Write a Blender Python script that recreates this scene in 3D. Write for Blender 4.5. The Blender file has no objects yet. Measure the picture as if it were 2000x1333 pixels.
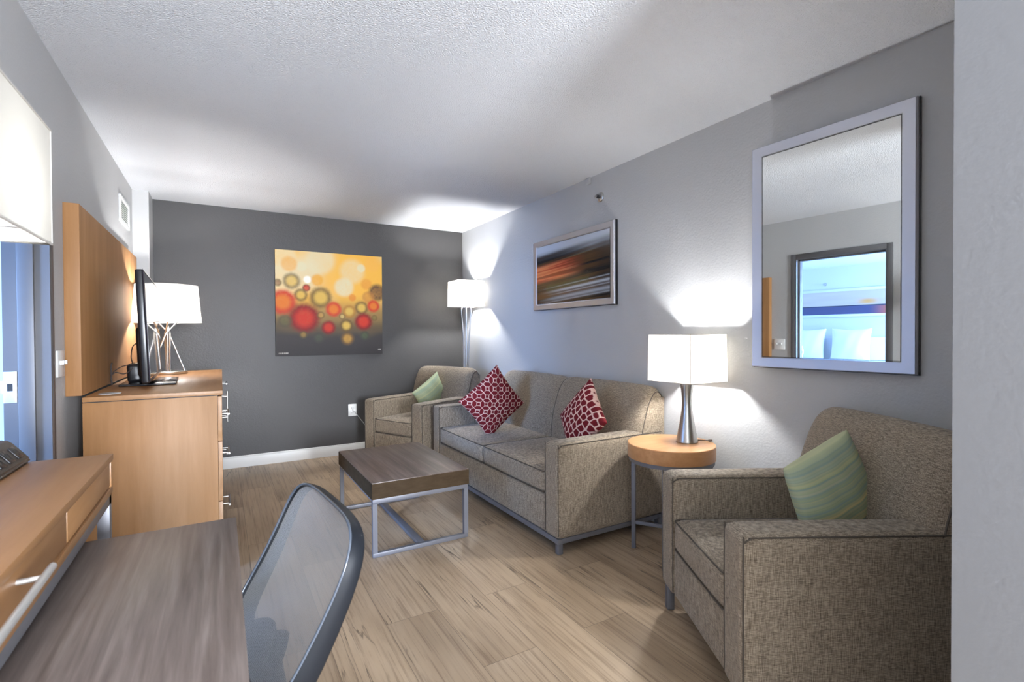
import bpy, bmesh, math, random
from mathutils import Vector, Matrix
random.seed(7)
C = bpy.context.scene.collection
PI = math.pi

# ------------------------------------------------------------------ camera
cam_d = bpy.data.cameras.new('camera'); cam = bpy.data.objects.new('camera', cam_d); C.objects.link(cam)
cam_d.sensor_width = 36.0; cam_d.lens = 17.46; cam_d.clip_start = 0.02
cam.matrix_world = Matrix(((0.86293028, 0.01069634, -0.50520977, 0.0),
                           (-0.50529404, 0.00756162, -0.86291411, 0.0),
                           (-0.00540982, 0.9999142, 0.01192994, 1.235),
                           (0, 0, 0, 1)))
cam_d.dof.use_dof = True; cam_d.dof.focus_distance = 2.9; cam_d.dof.aperture_fstop = 5.6
bpy.context.scene.camera = cam
S = bpy.context.scene
S.view_settings.view_transform = 'Standard'; S.view_settings.look = 'None'
S.view_settings.gamma = 1.0; S.view_settings.use_curve_mapping = False
S.view_settings.exposure = 1.2

# ------------------------------------------------------------------ world (daylight outside the bedroom window)
W = bpy.data.worlds.new('world'); S.world = W; W.use_nodes = True
W.node_tree.nodes['Background'].inputs[0].default_value = (0.22, 0.5, 1.0, 1)
W.node_tree.nodes['Background'].inputs[1].default_value = 3.0


def area(name, loc, target, sx, sy, power, col):
    l = bpy.data.lights.new(name, 'AREA'); l.shape = 'RECTANGLE'; l.size = sx; l.size_y = sy
    l.energy = power; l.color = col
    o = bpy.data.objects.new(name, l); C.objects.link(o); o.location = loc
    o.rotation_euler = (Vector(target) - Vector(loc)).to_track_quat('-Z', 'Y').to_euler()
    return o
# daylight entering through the bedroom window; an unseen fill light is added behind the camera
area('bedroom_daylight', (-4.25, 0.12, 1.55), (-4.1, 3, 1.2), 1.5, 1.5, 330, (0.27, 0.49, 1.0))
area('rear_fill_light', (0.70, -2.9, 1.5), (0.70, 1.0, 2.6), 0.8, 1.6, 260, (0.84, 0.90, 1.0))
FILL_GLOW = 6.0  # glow of the added ceiling fill behind the camera
LAMP = 19.0

# ------------------------------------------------------------------ materials
def lin(c):
    return tuple(((x/255)/12.92 if x/255 <= 0.04045 else ((x/255+0.055)/1.055)**2.4) for x in c)
def newmat(name):
    m = bpy.data.materials.new(name); m.use_nodes = True
    nt = m.node_tree; b = nt.nodes['Principled BSDF']
    return m, nt, b
def N(nt, t, **kw):
    n = nt.nodes.new(t)
    for k, v in kw.items(): setattr(n, k, v)
    return n
def simple(name, col, rough=0.5, metal=0.0, spec=0.5, bump=None):
    m, nt, b = newmat(name)
    b.inputs['Base Color'].default_value = (*col, 1); b.inputs['Roughness'].default_value = rough
    b.inputs['Metallic'].default_value = metal; b.inputs['Specular IOR Level'].default_value = spec
    if bump:
        sc, st, dist = bump
        tc = N(nt, 'ShaderNodeTexCoord'); no = N(nt, 'ShaderNodeTexNoise'); no.inputs['Scale'].default_value = sc
        no.inputs['Detail'].default_value = 4
        bp = N(nt, 'ShaderNodeBump'); bp.inputs['Strength'].default_value = st; bp.inputs['Distance'].default_value = dist
        nt.links.new(tc.outputs['Object'], no.inputs['Vector']); nt.links.new(no.outputs['Fac'], bp.inputs['Height'])
        nt.links.new(bp.outputs['Normal'], b.inputs['Normal'])
    return m
def ramp(nt, stops):
    r = N(nt, 'ShaderNodeValToRGB'); e = r.color_ramp.elements
    while len(e) < len(stops): e.new(0.5)
    for el, (p, c) in zip(e, stops): el.position = p; el.color = (*c, 1)
    return r
def wood(name, cols, stretch, rough=0.35, scale=1.0, spec=0.5, bump=0.05, coat=0.0):
    m, nt, b = newmat(name)
    tc = N(nt, 'ShaderNodeTexCoord'); mp = N(nt, 'ShaderNodeMapping'); mp.inputs['Scale'].default_value = stretch
    n1 = N(nt, 'ShaderNodeTexNoise'); n1.inputs['Scale'].default_value = scale; n1.inputs['Detail'].default_value = 8; n1.inputs['Roughness'].default_value = 0.62
    n1.inputs['Distortion'].default_value = 0.3
    nt.links.new(tc.outputs['Object'], mp.inputs[0]); nt.links.new(mp.outputs[0], n1.inputs['Vector'])
    r = ramp(nt, cols); nt.links.new(n1.outputs['Fac'], r.inputs[0]); nt.links.new(r.outputs[0], b.inputs['Base Color'])
    b.inputs['Roughness'].default_value = rough; b.inputs['Specular IOR Level'].default_value = spec
    b.inputs['Coat Weight'].default_value = coat
    bp = N(nt, 'ShaderNodeBump'); bp.inputs['Strength'].default_value = bump; bp.inputs['Distance'].default_value = 0.002
    nt.links.new(n1.outputs['Fac'], bp.inputs['Height']); nt.links.new(bp.outputs['Normal'], b.inputs['Normal'])
    return m
def fabric(name, c1, c2, c3):
    m, nt, b = newmat(name)
    tc = N(nt, 'ShaderNodeTexCoord'); outs = []
    for st in ((620, 620, 30), (60, 60, 680)):
        mp = N(nt, 'ShaderNodeMapping'); mp.inputs['Scale'].default_value = st
        n1 = N(nt, 'ShaderNodeTexNoise'); n1.inputs['Scale'].default_value = 1.0; n1.inputs['Detail'].default_value = 3
        nt.links.new(tc.outputs['Object'], mp.inputs[0]); nt.links.new(mp.outputs[0], n1.inputs['Vector']); outs.append(n1.outputs['Fac'])
    ad = N(nt, 'ShaderNodeMath', operation='ADD'); nt.links.new(outs[0], ad.inputs[0]); nt.links.new(outs[1], ad.inputs[1])
    hf = N(nt, 'ShaderNodeMath', operation='MULTIPLY'); hf.inputs[1].default_value = 0.5; nt.links.new(ad.outputs[0], hf.inputs[0])
    r = ramp(nt, [(0.38, c1), (0.5, c2), (0.62, c3)]); nt.links.new(hf.outputs[0], r.inputs[0])
    nt.links.new(r.outputs[0], b.inputs['Base Color']); b.inputs['Roughness'].default_value = 0.85
    b.inputs['Specular IOR Level'].default_value = 0.25
    b.inputs['Sheen Weight'].default_value = 0.15
    bp = N(nt, 'ShaderNodeBump'); bp.inputs['Strength'].default_value = 0.35; bp.inputs['Distance'].default_value = 0.0012
    nt.links.new(hf.outputs[0], bp.inputs['Height']); nt.links.new(bp.outputs['Normal'], b.inputs['Normal'])
    return m
def wallpaint(name, col, sc=130, st=0.5, dist=0.003, rough=0.55):
    m, nt, b = newmat(name)
    tc = N(nt, 'ShaderNodeTexCoord'); no = N(nt, 'ShaderNodeTexNoise'); no.inputs['Scale'].default_value = sc; no.inputs['Detail'].default_value = 3
    bp = N(nt, 'ShaderNodeBump'); bp.inputs['Strength'].default_value = st; bp.inputs['Distance'].default_value = dist
    nt.links.new(tc.outputs['Object'], no.inputs['Vector']); nt.links.new(no.outputs['Fac'], bp.inputs['Height'])
    nt.links.new(bp.outputs['Normal'], b.inputs['Normal'])
    b.inputs['Base Color'].default_value = (*col, 1); b.inputs['Roughness'].default_value = rough; b.inputs['Specular IOR Level'].default_value = 0.3
    return m
def emit(name, col, s):
    m = bpy.data.materials.new(name); m.use_nodes = True; nt = m.node_tree; nt.nodes.clear()
    e = N(nt, 'ShaderNodeEmission'); e.inputs[0].default_value = (*col, 1); e.inputs[1].default_value = s
    o = N(nt, 'ShaderNodeOutputMaterial'); nt.links.new(e.outputs[0], o.inputs[0]); return m
def shade_mat(name, col, tcol, fac=0.5):
    m = bpy.data.materials.new(name); m.use_nodes = True; nt = m.node_tree; nt.nodes.clear()
    d = N(nt, 'ShaderNodeBsdfDiffuse'); d.inputs[0].default_value = (*col, 1)
    t = N(nt, 'ShaderNodeBsdfTranslucent'); t.inputs[0].default_value = (*tcol, 1)
    tc = N(nt, 'ShaderNodeTexCoord'); no = N(nt, 'ShaderNodeTexNoise'); no.inputs['Scale'].default_value = 400
    mp = N(nt, 'ShaderNodeMapping'); mp.inputs['Scale'].default_value = (1, 1, 0.08)
    bp = N(nt, 'ShaderNodeBump'); bp.inputs['Strength'].default_value = 0.2; bp.inputs['Distance'].default_value = 0.001
    nt.links.new(tc.outputs['Object'], mp.inputs[0]); nt.links.new(mp.outputs[0], no.inputs['Vector']); nt.links.new(no.outputs['Fac'], bp.inputs['Height'])
    nt.links.new(bp.outputs['Normal'], d.inputs['Normal'])
    mx = N(nt, 'ShaderNodeMixShader'); mx.inputs[0].default_value = fac
    o = N(nt, 'ShaderNodeOutputMaterial')
    nt.links.new(d.outputs[0], mx.inputs[1]); nt.links.new(t.outputs[0], mx.inputs[2]); nt.links.new(mx.outputs[0], o.inputs[0]); return m
def vcol(name, rough=0.6, spec=0.3, bump=None):
    m, nt, b = newmat(name)
    a = N(nt, 'ShaderNodeVertexColor'); a.layer_name = 'Col'; nt.links.new(a.outputs[0], b.inputs['Base Color'])
    b.inputs['Roughness'].default_value = rough; b.inputs['Specular IOR Level'].default_value = spec
    if bump:
        tc = N(nt, 'ShaderNodeTexCoord'); no = N(nt, 'ShaderNodeTexNoise'); no.inputs['Scale'].default_value = bump
        bp = N(nt, 'ShaderNodeBump'); bp.inputs['Strength'].default_value = 0.3; bp.inputs['Distance'].default_value = 0.001
        nt.links.new(tc.outputs['Object'], no.inputs['Vector']); nt.links.new(no.outputs['Fac'], bp.inputs['Height']); nt.links.new(bp.outputs['Normal'], b.inputs['Normal'])
    return m

M = {}
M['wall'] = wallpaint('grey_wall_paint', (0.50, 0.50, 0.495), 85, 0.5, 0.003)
M['nearwall_shaded'] = wallpaint('grey_wall_paint_shaded', (0.20, 0.20, 0.205), 110, 0.4, 0.001)  # same grey wall paint, darkened to stand in for weaker light here
M['accent'] = wallpaint('charcoal_wall_paint', (0.072, 0.070, 0.070), 85, 0.4, 0.003, 0.40)
M['ceil'] = wallpaint('popcorn_ceiling', (0.80, 0.815, 0.84), 150, 1.0, 0.010, 0.9)
M['white'] = simple('white_paint', (0.75, 0.75, 0.73), 0.4)
M['plastic'] = simple('white_plastic', (0.8, 0.8, 0.78), 0.3)
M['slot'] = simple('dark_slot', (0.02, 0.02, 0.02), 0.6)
M['frame_door'] = simple('grey_door_frame_paint', (0.125, 0.122, 0.125), 0.4)
M['steel'] = simple('brushed_steel', (0.55, 0.54, 0.52), 0.30, 1.0)
M['satin'] = simple('satin_nickel', (0.62, 0.61, 0.58), 0.42, 0.7)
M['strike'] = simple('strike_steel', (0.75, 0.75, 0.75), 0.35, 0.6)
M['silver'] = simple('silver_painted_steel', (0.17, 0.17, 0.185), 0.45, 0.3)
M['frame'] = simple('brushed_silver_frame', (0.62, 0.62, 0.66), 0.38, 0.8)
M['mirror'] = simple('mirror_glass', (0.9, 0.92, 0.9), 0.0, 1.0)
M['black'] = simple('black_plastic', (0.012, 0.012, 0.014), 0.28)
M['screen'] = simple('black_glass_screen', (0.006, 0.006, 0.008), 0.04, spec=0.8)
M['fabric'] = fabric('taupe_woven_fabric', (0.10, 0.075, 0.050), (0.25, 0.20, 0.145), (0.44, 0.365, 0.27))
M['piping'] = simple('dark_taupe_piping', (0.085, 0.070, 0.054), 0.8)
mapl = [(0.3, (0.29, 0.14, 0.050)), (0.5, (0.345, 0.172, 0.067)), (0.7, (0.40, 0.21, 0.090))]
M['maple_v'] = wood('maple_veneer_vertical', mapl, (14, 14, 1.2), 0.5, spec=0.3)
M['maple_y'] = wood('maple_veneer_lengthwise', mapl, (16, 1.2, 16), 0.42)
M['maple_top'] = wood('maple_table_top', [(0.3, (0.46, 0.22, 0.085)), (0.5, (0.55, 0.28, 0.12)), (0.7, (0.62, 0.34, 0.16))], (2.0, 18, 18), 0.3)
dk = [(0.3, (0.062, 0.040, 0.028)), (0.5, (0.115, 0.080, 0.060)), (0.7, (0.19, 0.145, 0.115))]
M['walnut_y'] = wood('grey_walnut_lengthwise', dk, (34, 1.6, 34), 0.38)
M['walnut_x'] = wood('grey_walnut_crosswise', dk, (1.6, 34, 34), 0.38)
M['walnut_top'] = wood('grey_walnut_desk_top', [(0.3, (0.085, 0.062, 0.052)), (0.5, (0.15, 0.118, 0.102)), (0.7, (0.235, 0.195, 0.175))], (46, 2.2, 46), 0.36)
M['walnut_edge'] = wood('walnut_edge_band', [(0.3, (0.036, 0.021, 0.009)), (0.7, (0.062, 0.040, 0.020))], (10, 10, 30), 0.7, spec=0.15)
M['shade'] = shade_mat('white_linen_shade', (0.72, 0.71, 0.68), (0.42, 0.39, 0.34), 0.42)
M['bigshade'] = shade_mat('cream_linen_shade', (0.70, 0.68, 0.63), (0.30, 0.29, 0.26), 0.40)
M['trim'] = simple('shade_edge_binding', (0.55, 0.52, 0.47), 0.8)
M['bulb'] = emit('lit_bulb', (1.0, 0.95, 0.90), 1.0)
M['chairplastic'] = simple('charcoal_chair_plastic', (0.012, 0.014, 0.018), 0.5, spec=0.25)
M['art'] = vcol('canvas_print', 0.55, 0.3)
M['print'] = vcol('glazed_print', 0.12, 0.5)
M['pillowcloth'] = vcol('printed_cotton', 0.9, 0.15, 600)
M['sheet'] = simple('white_cotton', (0.8, 0.8, 0.82), 0.9)
M['bedwall'] = simple('pale_bedroom_paint', (0.68, 0.68, 0.68), 0.7)


# ------------------------------------------------------------------ geometry helpers
def finish(name, bm, mat, parent=None, smooth=35):
    bmesh.ops.recalc_face_normals(bm, faces=bm.faces)
    me = bpy.data.meshes.new(name); bm.to_mesh(me); bm.free()
    if mat: me.materials.append(mat)
    if smooth:
        for p in me.polygons: p.use_smooth = True
        me.set_sharp_from_angle(angle=math.radians(smooth))
    o = bpy.data.objects.new(name, me); C.objects.link(o)
    if parent: o.parent = parent
    return o
def thing(name, label, cat, loc=(0, 0, 0), rz=0.0, group=None):
    o = bpy.data.objects.new(name, None); C.objects.link(o); o.location = loc; o.rotation_euler = (0, 0, rz)
    o.empty_display_size = 0.1
    tag(o, label, cat, group); return o
def tag(o, label, cat, group=None):
    o['label'] = label; o['category'] = cat
    if group: o['group'] = group
    return o
def struct(o, label=None):
    o['kind'] = 'structure'
    if label: o['label'] = label
    return o
def bx(bm, x0, x1, y0, y1, z0, z1, bev=0.0, seg=2, mat4=None):
    t = bmesh.new(); bmesh.ops.create_cube(t, size=1)
    for v in t.verts:
        v.co = Vector(((x0+x1)/2 + v.co.x*(x1-x0), (y0+y1)/2 + v.co.y*(y1-y0), (z0+z1)/2 + v.co.z*(z1-z0)))
    if bev: bmesh.ops.bevel(t, geom=list(t.edges)+list(t.verts), offset=bev, segments=seg, profile=0.5, affect='EDGES')
    if mat4: bmesh.ops.transform(t, matrix=mat4, verts=t.verts)
    merge(bm, t)
def merge(bm, t):
    mp = {v: bm.verts.new(v.co) for v in t.verts}
    for f in t.faces:
        try: bm.faces.new([mp[v] for v in f.verts])
        except ValueError: pass
    t.free()
def box(name, dims, mat, parent=None, bev=0.0, seg=2, mat4=None):
    bm = bmesh.new(); bx(bm, *dims, bev=bev, seg=seg, mat4=mat4); return finish(name, bm, mat, parent)
def tube(bm, pts, r, n=10, closed=False, radii=None, caps=True):
    pts = [Vector(p) for p in pts]; L = len(pts); rings = []
    prev = None
    for i, p in enumerate(pts):
        if closed: d = pts[(i+1) % L] - pts[i-1]
        else: d = pts[min(i+1, L-1)] - pts[max(i-1, 0)]
        d.normalize()
        if prev is None:
            a = Vector((0, 0, 1)) if abs(d.z) < 0.9 else Vector((1, 0, 0))
            u = d.cross(a).normalized()
        else: u = (prev - d*prev.dot(d)).normalized()
        prev = u; w = d.cross(u)
        rr = radii[i] if radii else r
        rings.append([bm.verts.new(p + (u*math.cos(2*PI*k/n) + w*math.sin(2*PI*k/n))*rr) for k in range(n)])
    rng = range(L) if closed else range(L-1)
    for i in rng:
        A, B = rings[i], rings[(i+1) % L]
        for k in range(n): bm.faces.new((A[k], A[(k+1) % n], B[(k+1) % n], B[k]))
    if not closed and caps:
        bm.faces.new(rings[0][::-1]); bm.faces.new(rings[-1])
def tubeobj(name, pts, r, mat, parent=None, n=10, closed=False, radii=None):
    bm = bmesh.new(); tube(bm, pts, r, n, closed, radii); return finish(name, bm, mat, parent, 50)
def smoothpath(pts, k=8):
    pts = [Vector(p) for p in pts]; out = []
    for i in range(len(pts)-1):
        p0 = pts[max(i-1, 0)]; p1 = pts[i]; p2 = pts[i+1]; p3 = pts[min(i+2, len(pts)-1)]
        for j in range(k):
            t = j/k
            out.append(0.5*((2*p1)+(-p0+p2)*t+(2*p0-5*p1+4*p2-p3)*t*t+(-p0+3*p1-3*p2+p3)*t**3))
    out.append(pts[-1]); return out
def lathe(bm, prof, n=48, c=(0, 0, 0)):
    rings = []
    for r, z in prof:
        rings.append([bm.verts.new((c[0]+r*math.cos(2*PI*k/n), c[1]+r*math.sin(2*PI*k/n), c[2]+z)) for k in range(n)])
    for A, B in zip(rings, rings[1:]):
        for k in range(n): bm.faces.new((A[k], A[(k+1) % n], B[(k+1) % n], B[k]))
    bm.faces.new(rings[0][::-1]); bm.faces.new(rings[-1])
def grid_face(nu, nv, fn, colfn=None):
    bm = bmesh.new(); V = [[bm.verts.new(fn(i/nu, j/nv)) for i in range(nu+1)] for j in range(nv+1)]
    cl = bm.loops.layers.float_color.new('Col') if colfn else None
    cc = [[colfn(i/nu, j/nv) for i in range(nu+1)] for j in range(nv+1)] if colfn else None
    for j in range(nv):
        for i in range(nu):
            f = bm.faces.new((V[j][i], V[j][i+1], V[j+1][i+1], V[j+1][i]))
            if colfn:
                for lp, (a, b) in zip(f.loops, ((j, i), (j, i+1), (j+1, i+1), (j+1, i))): lp[cl] = (*cc[a][b], 1)
    return bm

# ------------------------------------------------------------------ room shell
RX, BY, LX, CH = 2.455, 5.335, -0.615, 2.44
SX, SY = 1.15, 0.375                 # outer corner of the near wall on the right
DY0, DY1, DZ = 1.92, 2.72, 2.02      # bedroom door opening
T = 0.12
# floor
def floor_mat():
    m, nt, b = newmat('weathered_oak_planks'); L = nt.links.new
    tc = N(nt, 'ShaderNodeTexCoord'); sp = N(nt, 'ShaderNodeSeparateXYZ'); L(tc.outputs['Object'], sp.inputs[0])
    cb = N(nt, 'ShaderNodeCombineXYZ'); L(sp.outputs['Y'], cb.inputs[0]); L(sp.outputs['X'], cb.inputs[1])
    br = N(nt, 'ShaderNodeTexBrick'); br.offset = 0.37; br.offset_frequency = 2
    for k, v in (('Scale', 1.0), ('Mortar Size', 0.0012), ('Mortar Smooth', 0.1), ('Brick Width', 1.22), ('Row Height', 0.235)): br.inputs[k].default_value = v
    br.inputs['Color1'].default_value = (0, 0, 0, 1); br.inputs['Color2'].default_value = (1, 1, 1, 1); br.inputs['Mortar'].default_value = (0.5, 0.5, 0.5, 1)
    mo = N(nt, 'ShaderNodeMapping'); mo.inputs['Location'].default_value = (0.35, 0.11, 0)
    L(cb.outputs[0], mo.inputs[0]); L(mo.outputs[0], br.inputs['Vector'])
    # per plank offset of the grain
    mu = N(nt, 'ShaderNodeMath', operation='MULTIPLY'); mu.inputs[1].default_value = 13.0; L(br.outputs['Color'], mu.inputs[0])
    cz = N(nt, 'ShaderNodeCombineXYZ'); L(mu.outputs[0], cz.inputs[2]); L(mu.outputs[0], cz.inputs[0])
    va = N(nt, 'ShaderNodeVectorMath', operation='ADD'); L(tc.outputs['Object'], va.inputs[0]); L(cz.outputs[0], va.inputs[1])
    def nz(st, det, dist=0.0, rough=0.55):
        mp = N(nt, 'ShaderNodeMapping'); mp.inputs['Scale'].default_value = st; L(va.outputs[0], mp.inputs[0])
        n = N(nt, 'ShaderNodeTexNoise'); n.inputs['Scale'].default_value = 1; n.inputs['Detail'].default_value = det; n.inputs['Distortion'].default_value = dist
        n.inputs['Roughness'].default_value = rough
        L(mp.outputs[0], n.inputs['Vector']); return n.outputs['Fac']
    g1 = nz((3.2, 0.9, 1), 5, 0.4); g2 = nz((75, 1.6, 1), 6, 0.2, 0.7); g3 = nz((17, 0.55, 1), 4, 0.5)
    r1 = ramp(nt, [(0.3, (0.285, 0.200, 0.124)), (0.5, (0.385, 0.280, 0.180)), (0.7, (0.48, 0.36, 0.24))]); L(g1, r1.inputs[0])
    r2 = ramp(nt, [(0.36, (0.42, 0.36, 0.32)), (0.5, (1, 1, 1)), (0.75, (1.12, 1.12, 1.1))]); L(g2, r2.inputs[0])
    m1 = N(nt, 'ShaderNodeMix', data_type='RGBA', blend_type='MULTIPLY'); m1.inputs[0].default_value = 0.6; L(r1.outputs[0], m1.inputs[6]); L(r2.outputs[0], m1.inputs[7])
    # thin dark cracks: where the stretched noise crosses its mid value
    ab = N(nt, 'ShaderNodeMath', operation='SUBTRACT'); ab.inputs[1].default_value = 0.5; L(g3, ab.inputs[0])
    ab2 = N(nt, 'ShaderNodeMath', operation='ABSOLUTE'); L(ab.outputs[0], ab2.inputs[0])
    r3 = ramp(nt, [(0.0, (1, 1, 1)), (0.016, (0, 0, 0))]); L(ab2.outputs[0], r3.inputs[0])
    gm = nz((5, 1.6, 1), 3); r4 = ramp(nt, [(0.5, (0, 0, 0)), (0.6, (1, 1, 1))]); L(gm, r4.inputs[0])
    mk = N(nt, 'ShaderNodeMath', operation='MULTIPLY'); L(r3.outputs[0], mk.inputs[0]); L(r4.outputs[0], mk.inputs[1])
    mk2 = N(nt, 'ShaderNodeMath', operation='MAXIMUM'); L(mk.outputs[0], mk2.inputs[0])
    bf = N(nt, 'ShaderNodeMath', operation='MULTIPLY'); bf.inputs[1].default_value = 0.8; L(br.outputs['Fac'], bf.inputs[0]); L(bf.outputs[0], mk2.inputs[1])
    fac = N(nt, 'ShaderNodeMath', operation='MULTIPLY'); fac.inputs[1].default_value = 0.9; L(mk2.outputs[0], fac.inputs[0])
    m2 = N(nt, 'ShaderNodeMix', data_type='RGBA'); L(fac.outputs[0], m2.inputs[0]); L(m1.outputs[2], m2.inputs[6]); m2.inputs[7].default_value = (0.06, 0.04, 0.025, 1)
    # plank to plank tone
    tr = ramp(nt, [(0.0, (0.95, 0.95, 0.95)), (1.0, (1.09, 1.09, 1.08))]); L(br.outputs['Color'], tr.inputs[0])
    m3 = N(nt, 'ShaderNodeMix', data_type='RGBA', blend_type='MULTIPLY'); m3.inputs[0].default_value = 1; L(m2.outputs[2], m3.inputs[6]); L(tr.outputs[0], m3.inputs[7])
    L(m3.outputs[2], b.inputs['Base Color']); b.inputs['Roughness'].default_value = 0.38; b.inputs['Specular IOR Level'].default_value = 0.45
    bp = N(nt, 'ShaderNodeBump'); bp.inputs['Strength'].default_value = 0.35; bp.inputs['Distance'].default_value = 0.0015
    inv = N(nt, 'ShaderNodeMath', operation='SUBTRACT'); L(g2, inv.inputs[0]); L(mk2.outputs[0], inv.inputs[1]); L(inv.outputs[0], bp.inputs['Height']); L(bp.outputs['Normal'], b.inputs['Normal'])
    return m
M['floor'] = floor_mat()
struct(box('floor', (-5.3, RX+T, -3.1, BY+T, -0.1, 0), M['floor']), 'weathered oak plank floor')
struct(box('ceiling', (-5.3, RX+T, -3.1, BY+T, CH, CH+0.1), M['ceil']), 'white textured ceiling')
struct(box('wall_right', (RX, RX+T, SY, BY+T, 0, CH), M['wall']), 'grey textured wall with mirror and framed print')
struct(box('wall_back', (LX-T, RX, BY, BY+T, 0, CH), M['accent']), 'charcoal accent wall behind the canvas')
struct(box('wall_near_right', (SX, RX+T, -3.0, SY, 0, CH), M['nearwall_shaded']), 'grey wall end at the right edge of the photo')
struct(box('wall_rear', (-5.3, SX, -3.1, -3.0, 0, CH), M['wall']))
bm = bmesh.new()
bx(bm, LX-T, LX, -3.0, DY0, 0, CH); bx(bm, LX-T, LX, DY1, BY, 0, CH); bx(bm, LX-T, LX, DY0, DY1, DZ, CH)
struct(finish('wall_left', bm, M['wall'], smooth=0), 'grey wall with the doorway, wooden panel and vent')
struct(box('trim_1', (LX, -0.505, 5.062, BY, 0, CH), M['wall']), 'grey boxed column in the far left corner')
# bedroom shell
struct(box('wall_bedroom_far', (-5.25, -5.1, 0.0, 5.3, 0, CH), M['bedwall']))
struct(box('wall_bedroom_end', (-5.1, LX-T, 5.2, 5.3, 0, CH), M['bedwall']))
bm = bmesh.new()
bx(bm, -5.1, -5.02, 0, 0.1, 0, CH); bx(bm, -3.48, LX-T, 0, 0.1, 0, CH); bx(bm, -5.02, -3.48, 0, 0.1, 0, 0.75); bx(bm, -5.02, -3.48, 0, 0.1, 2.35, CH)
struct(finish('wall_bedroom_window', bm, M['bedwall'], smooth=0))
# baseboards
def baseboard(name, x0, x1, y0, y1, nrm):
    bm = bmesh.new(); bx(bm, x0, x1, y0, y1, 0, 0.095, 0.002)
    dx, dy = nrm
    bx(bm, x0 if dx <= 0 and dx == 0 else (x0 if dx > 0 else x0+0.006), x1 if dx == 0 else (x1-0.006 if dx > 0 else x1), y0 if dy >= 0 else y0+0.006, y1, 0.094, 0.11, 0.003)
    return struct(finish(name, bm, M['white']), 'white baseboard')
baseboard('baseboard_back', -0.505, RX, BY-0.014, BY, (0, -1))
baseboard('baseboard_right', RX-0.014, RX, SY, BY-0.014, (-1, 0))
baseboard('baseboard_left', LX, LX+0.014, 2.78, 5.06, (1, 0))

# door frame (steel, two step reveal)
d = bpy.data.objects.new('door_1', None); C.objects.link(d); d['kind'] = 'structure'; d['label'] = 'grey steel door frame opening to the bedroom'
bm = bmesh.new()
X0, X1 = LX-T-0.012, LX+0.012
for ya, yb in ((DY1, DY1+0.05), (DY0-0.05, DY0)):
    bx(bm, LX, X1, ya, yb, 0, DZ+0.05, 0.003); bx(bm, X0, LX-T, ya, yb, 0, DZ+0.05, 0.003)
bx(bm, LX, X1, DY0, DY1, DZ, DZ+0.05, 0.003); bx(bm, X0, LX-T, DY0, DY1, DZ, DZ+0.05, 0.003)
finish('casing', bm, M['frame_door'], d)
bm = bmesh.new()
for s, y in ((-1, DY1), (1, DY0)):
    ys = sorted((y, y+s*0.006)); bx(bm, X0, X1, ys[0], ys[1], 0, DZ)
    ys = sorted((y, y+s*0.022)); bx(bm, LX-0.085, LX-0.035, ys[0], ys[1], 0, DZ, 0.002)
bx(bm, X0, X1, DY0, DY1, DZ-0.006, DZ); bx(bm, LX-0.085, LX-0.035, DY0, DY1, DZ-0.022, DZ, 0.002)
finish('jamb', bm, M['frame_door'], d)
bm = bmesh.new(); bx(bm, LX-0.132, LX-0.092, DY1-0.0085, DY1-0.006, 0.975, 1.10, 0.001); bx(bm, LX-0.15, LX-0.13, DY1-0.0095, DY1-0.006, 1.01, 1.065, 0.001)
sp_ = finish('strike_plate', bm, M['strike'], d); sp_['label'] = 'steel strike plate'
box('strike_hole', (LX-0.120, LX-0.104, DY1-0.0092, DY1-0.0084, 1.022, 1.052), M['slot'], sp_)

# bedroom window
w = bpy.data.objects.new('window_1', None); C.objects.link(w); w['kind'] = 'structure'; w['label'] = 'bedroom window'
bm = bmesh.new()
for a in ((-5.02, -4.96, 0.75, 2.35), (-3.54, -3.48, 0.75, 2.35), (-4.28, -4.22, 0.75, 2.35)): bx(bm, a[0], a[1], 0.02, 0.08, a[2], a[3])
bx(bm, -5.02, -3.48, 0.02, 0.08, 0.75, 0.81); bx(bm, -5.02, -3.48, 0.02, 0.08, 2.29, 2.35)
finish('window_frame', bm, M['white'], w, 0)
# added fill lights behind the camera, no window built there
# (an area light and a glowing ceiling fitting)

# ------------------------------------------------------------------ wall fittings
def vent():
    t = thing('air_vent', 'small white louvred air vent high on the left wall', 'vent', (LX, 4.63, 2.155))
    bm = bmesh.new()
    for a in ((-0.20, 0.20, -0.095, -0.072), (-0.20, 0.20, 0.072, 0.095), (-0.20, -0.172, -0.072, 0.072), (0.172, 0.20, -0.072, 0.072)):
        bx(bm, 0, 0.014, a[0], a[1], a[2], a[3], 0.002)
    finish('frame', bm, M['plastic'], t)
    bm = bmesh.new(); bx(bm, 0, 0.002, -0.172, 0.172, -0.072, 0.072)
    finish('backing', bm, simple('grey_backing', (0.3, 0.3, 0.3), 0.6), t)
    for k in range(9):
        z = -0.062 + k*0.0155
        mt = Matrix.Translation((0.007, 0, z)) @ Matrix.Rotation(math.radians(50), 4, 'Y')
        box('slat', (-0.0085, 0.0085, -0.172, 0.172, -0.001, 0.001), M['plastic'], t, mat4=mt)
vent()
def light_switch():
    t = thing('light_switch', 'white double toggle light switch beside the doorway', 'light switch', (LX, 2.89, 1.12))
    box('switch_plate', (0, 0.007, -0.058, 0.058, -0.058, 0.058), M['plastic'], t, 0.003)
    for y in (-0.023, 0.023):
        box('toggle', (0.006, 0.022, y-0.005, y+0.005, -0.004, 0.014), M['plastic'], t, 0.002)
light_switch()
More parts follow.
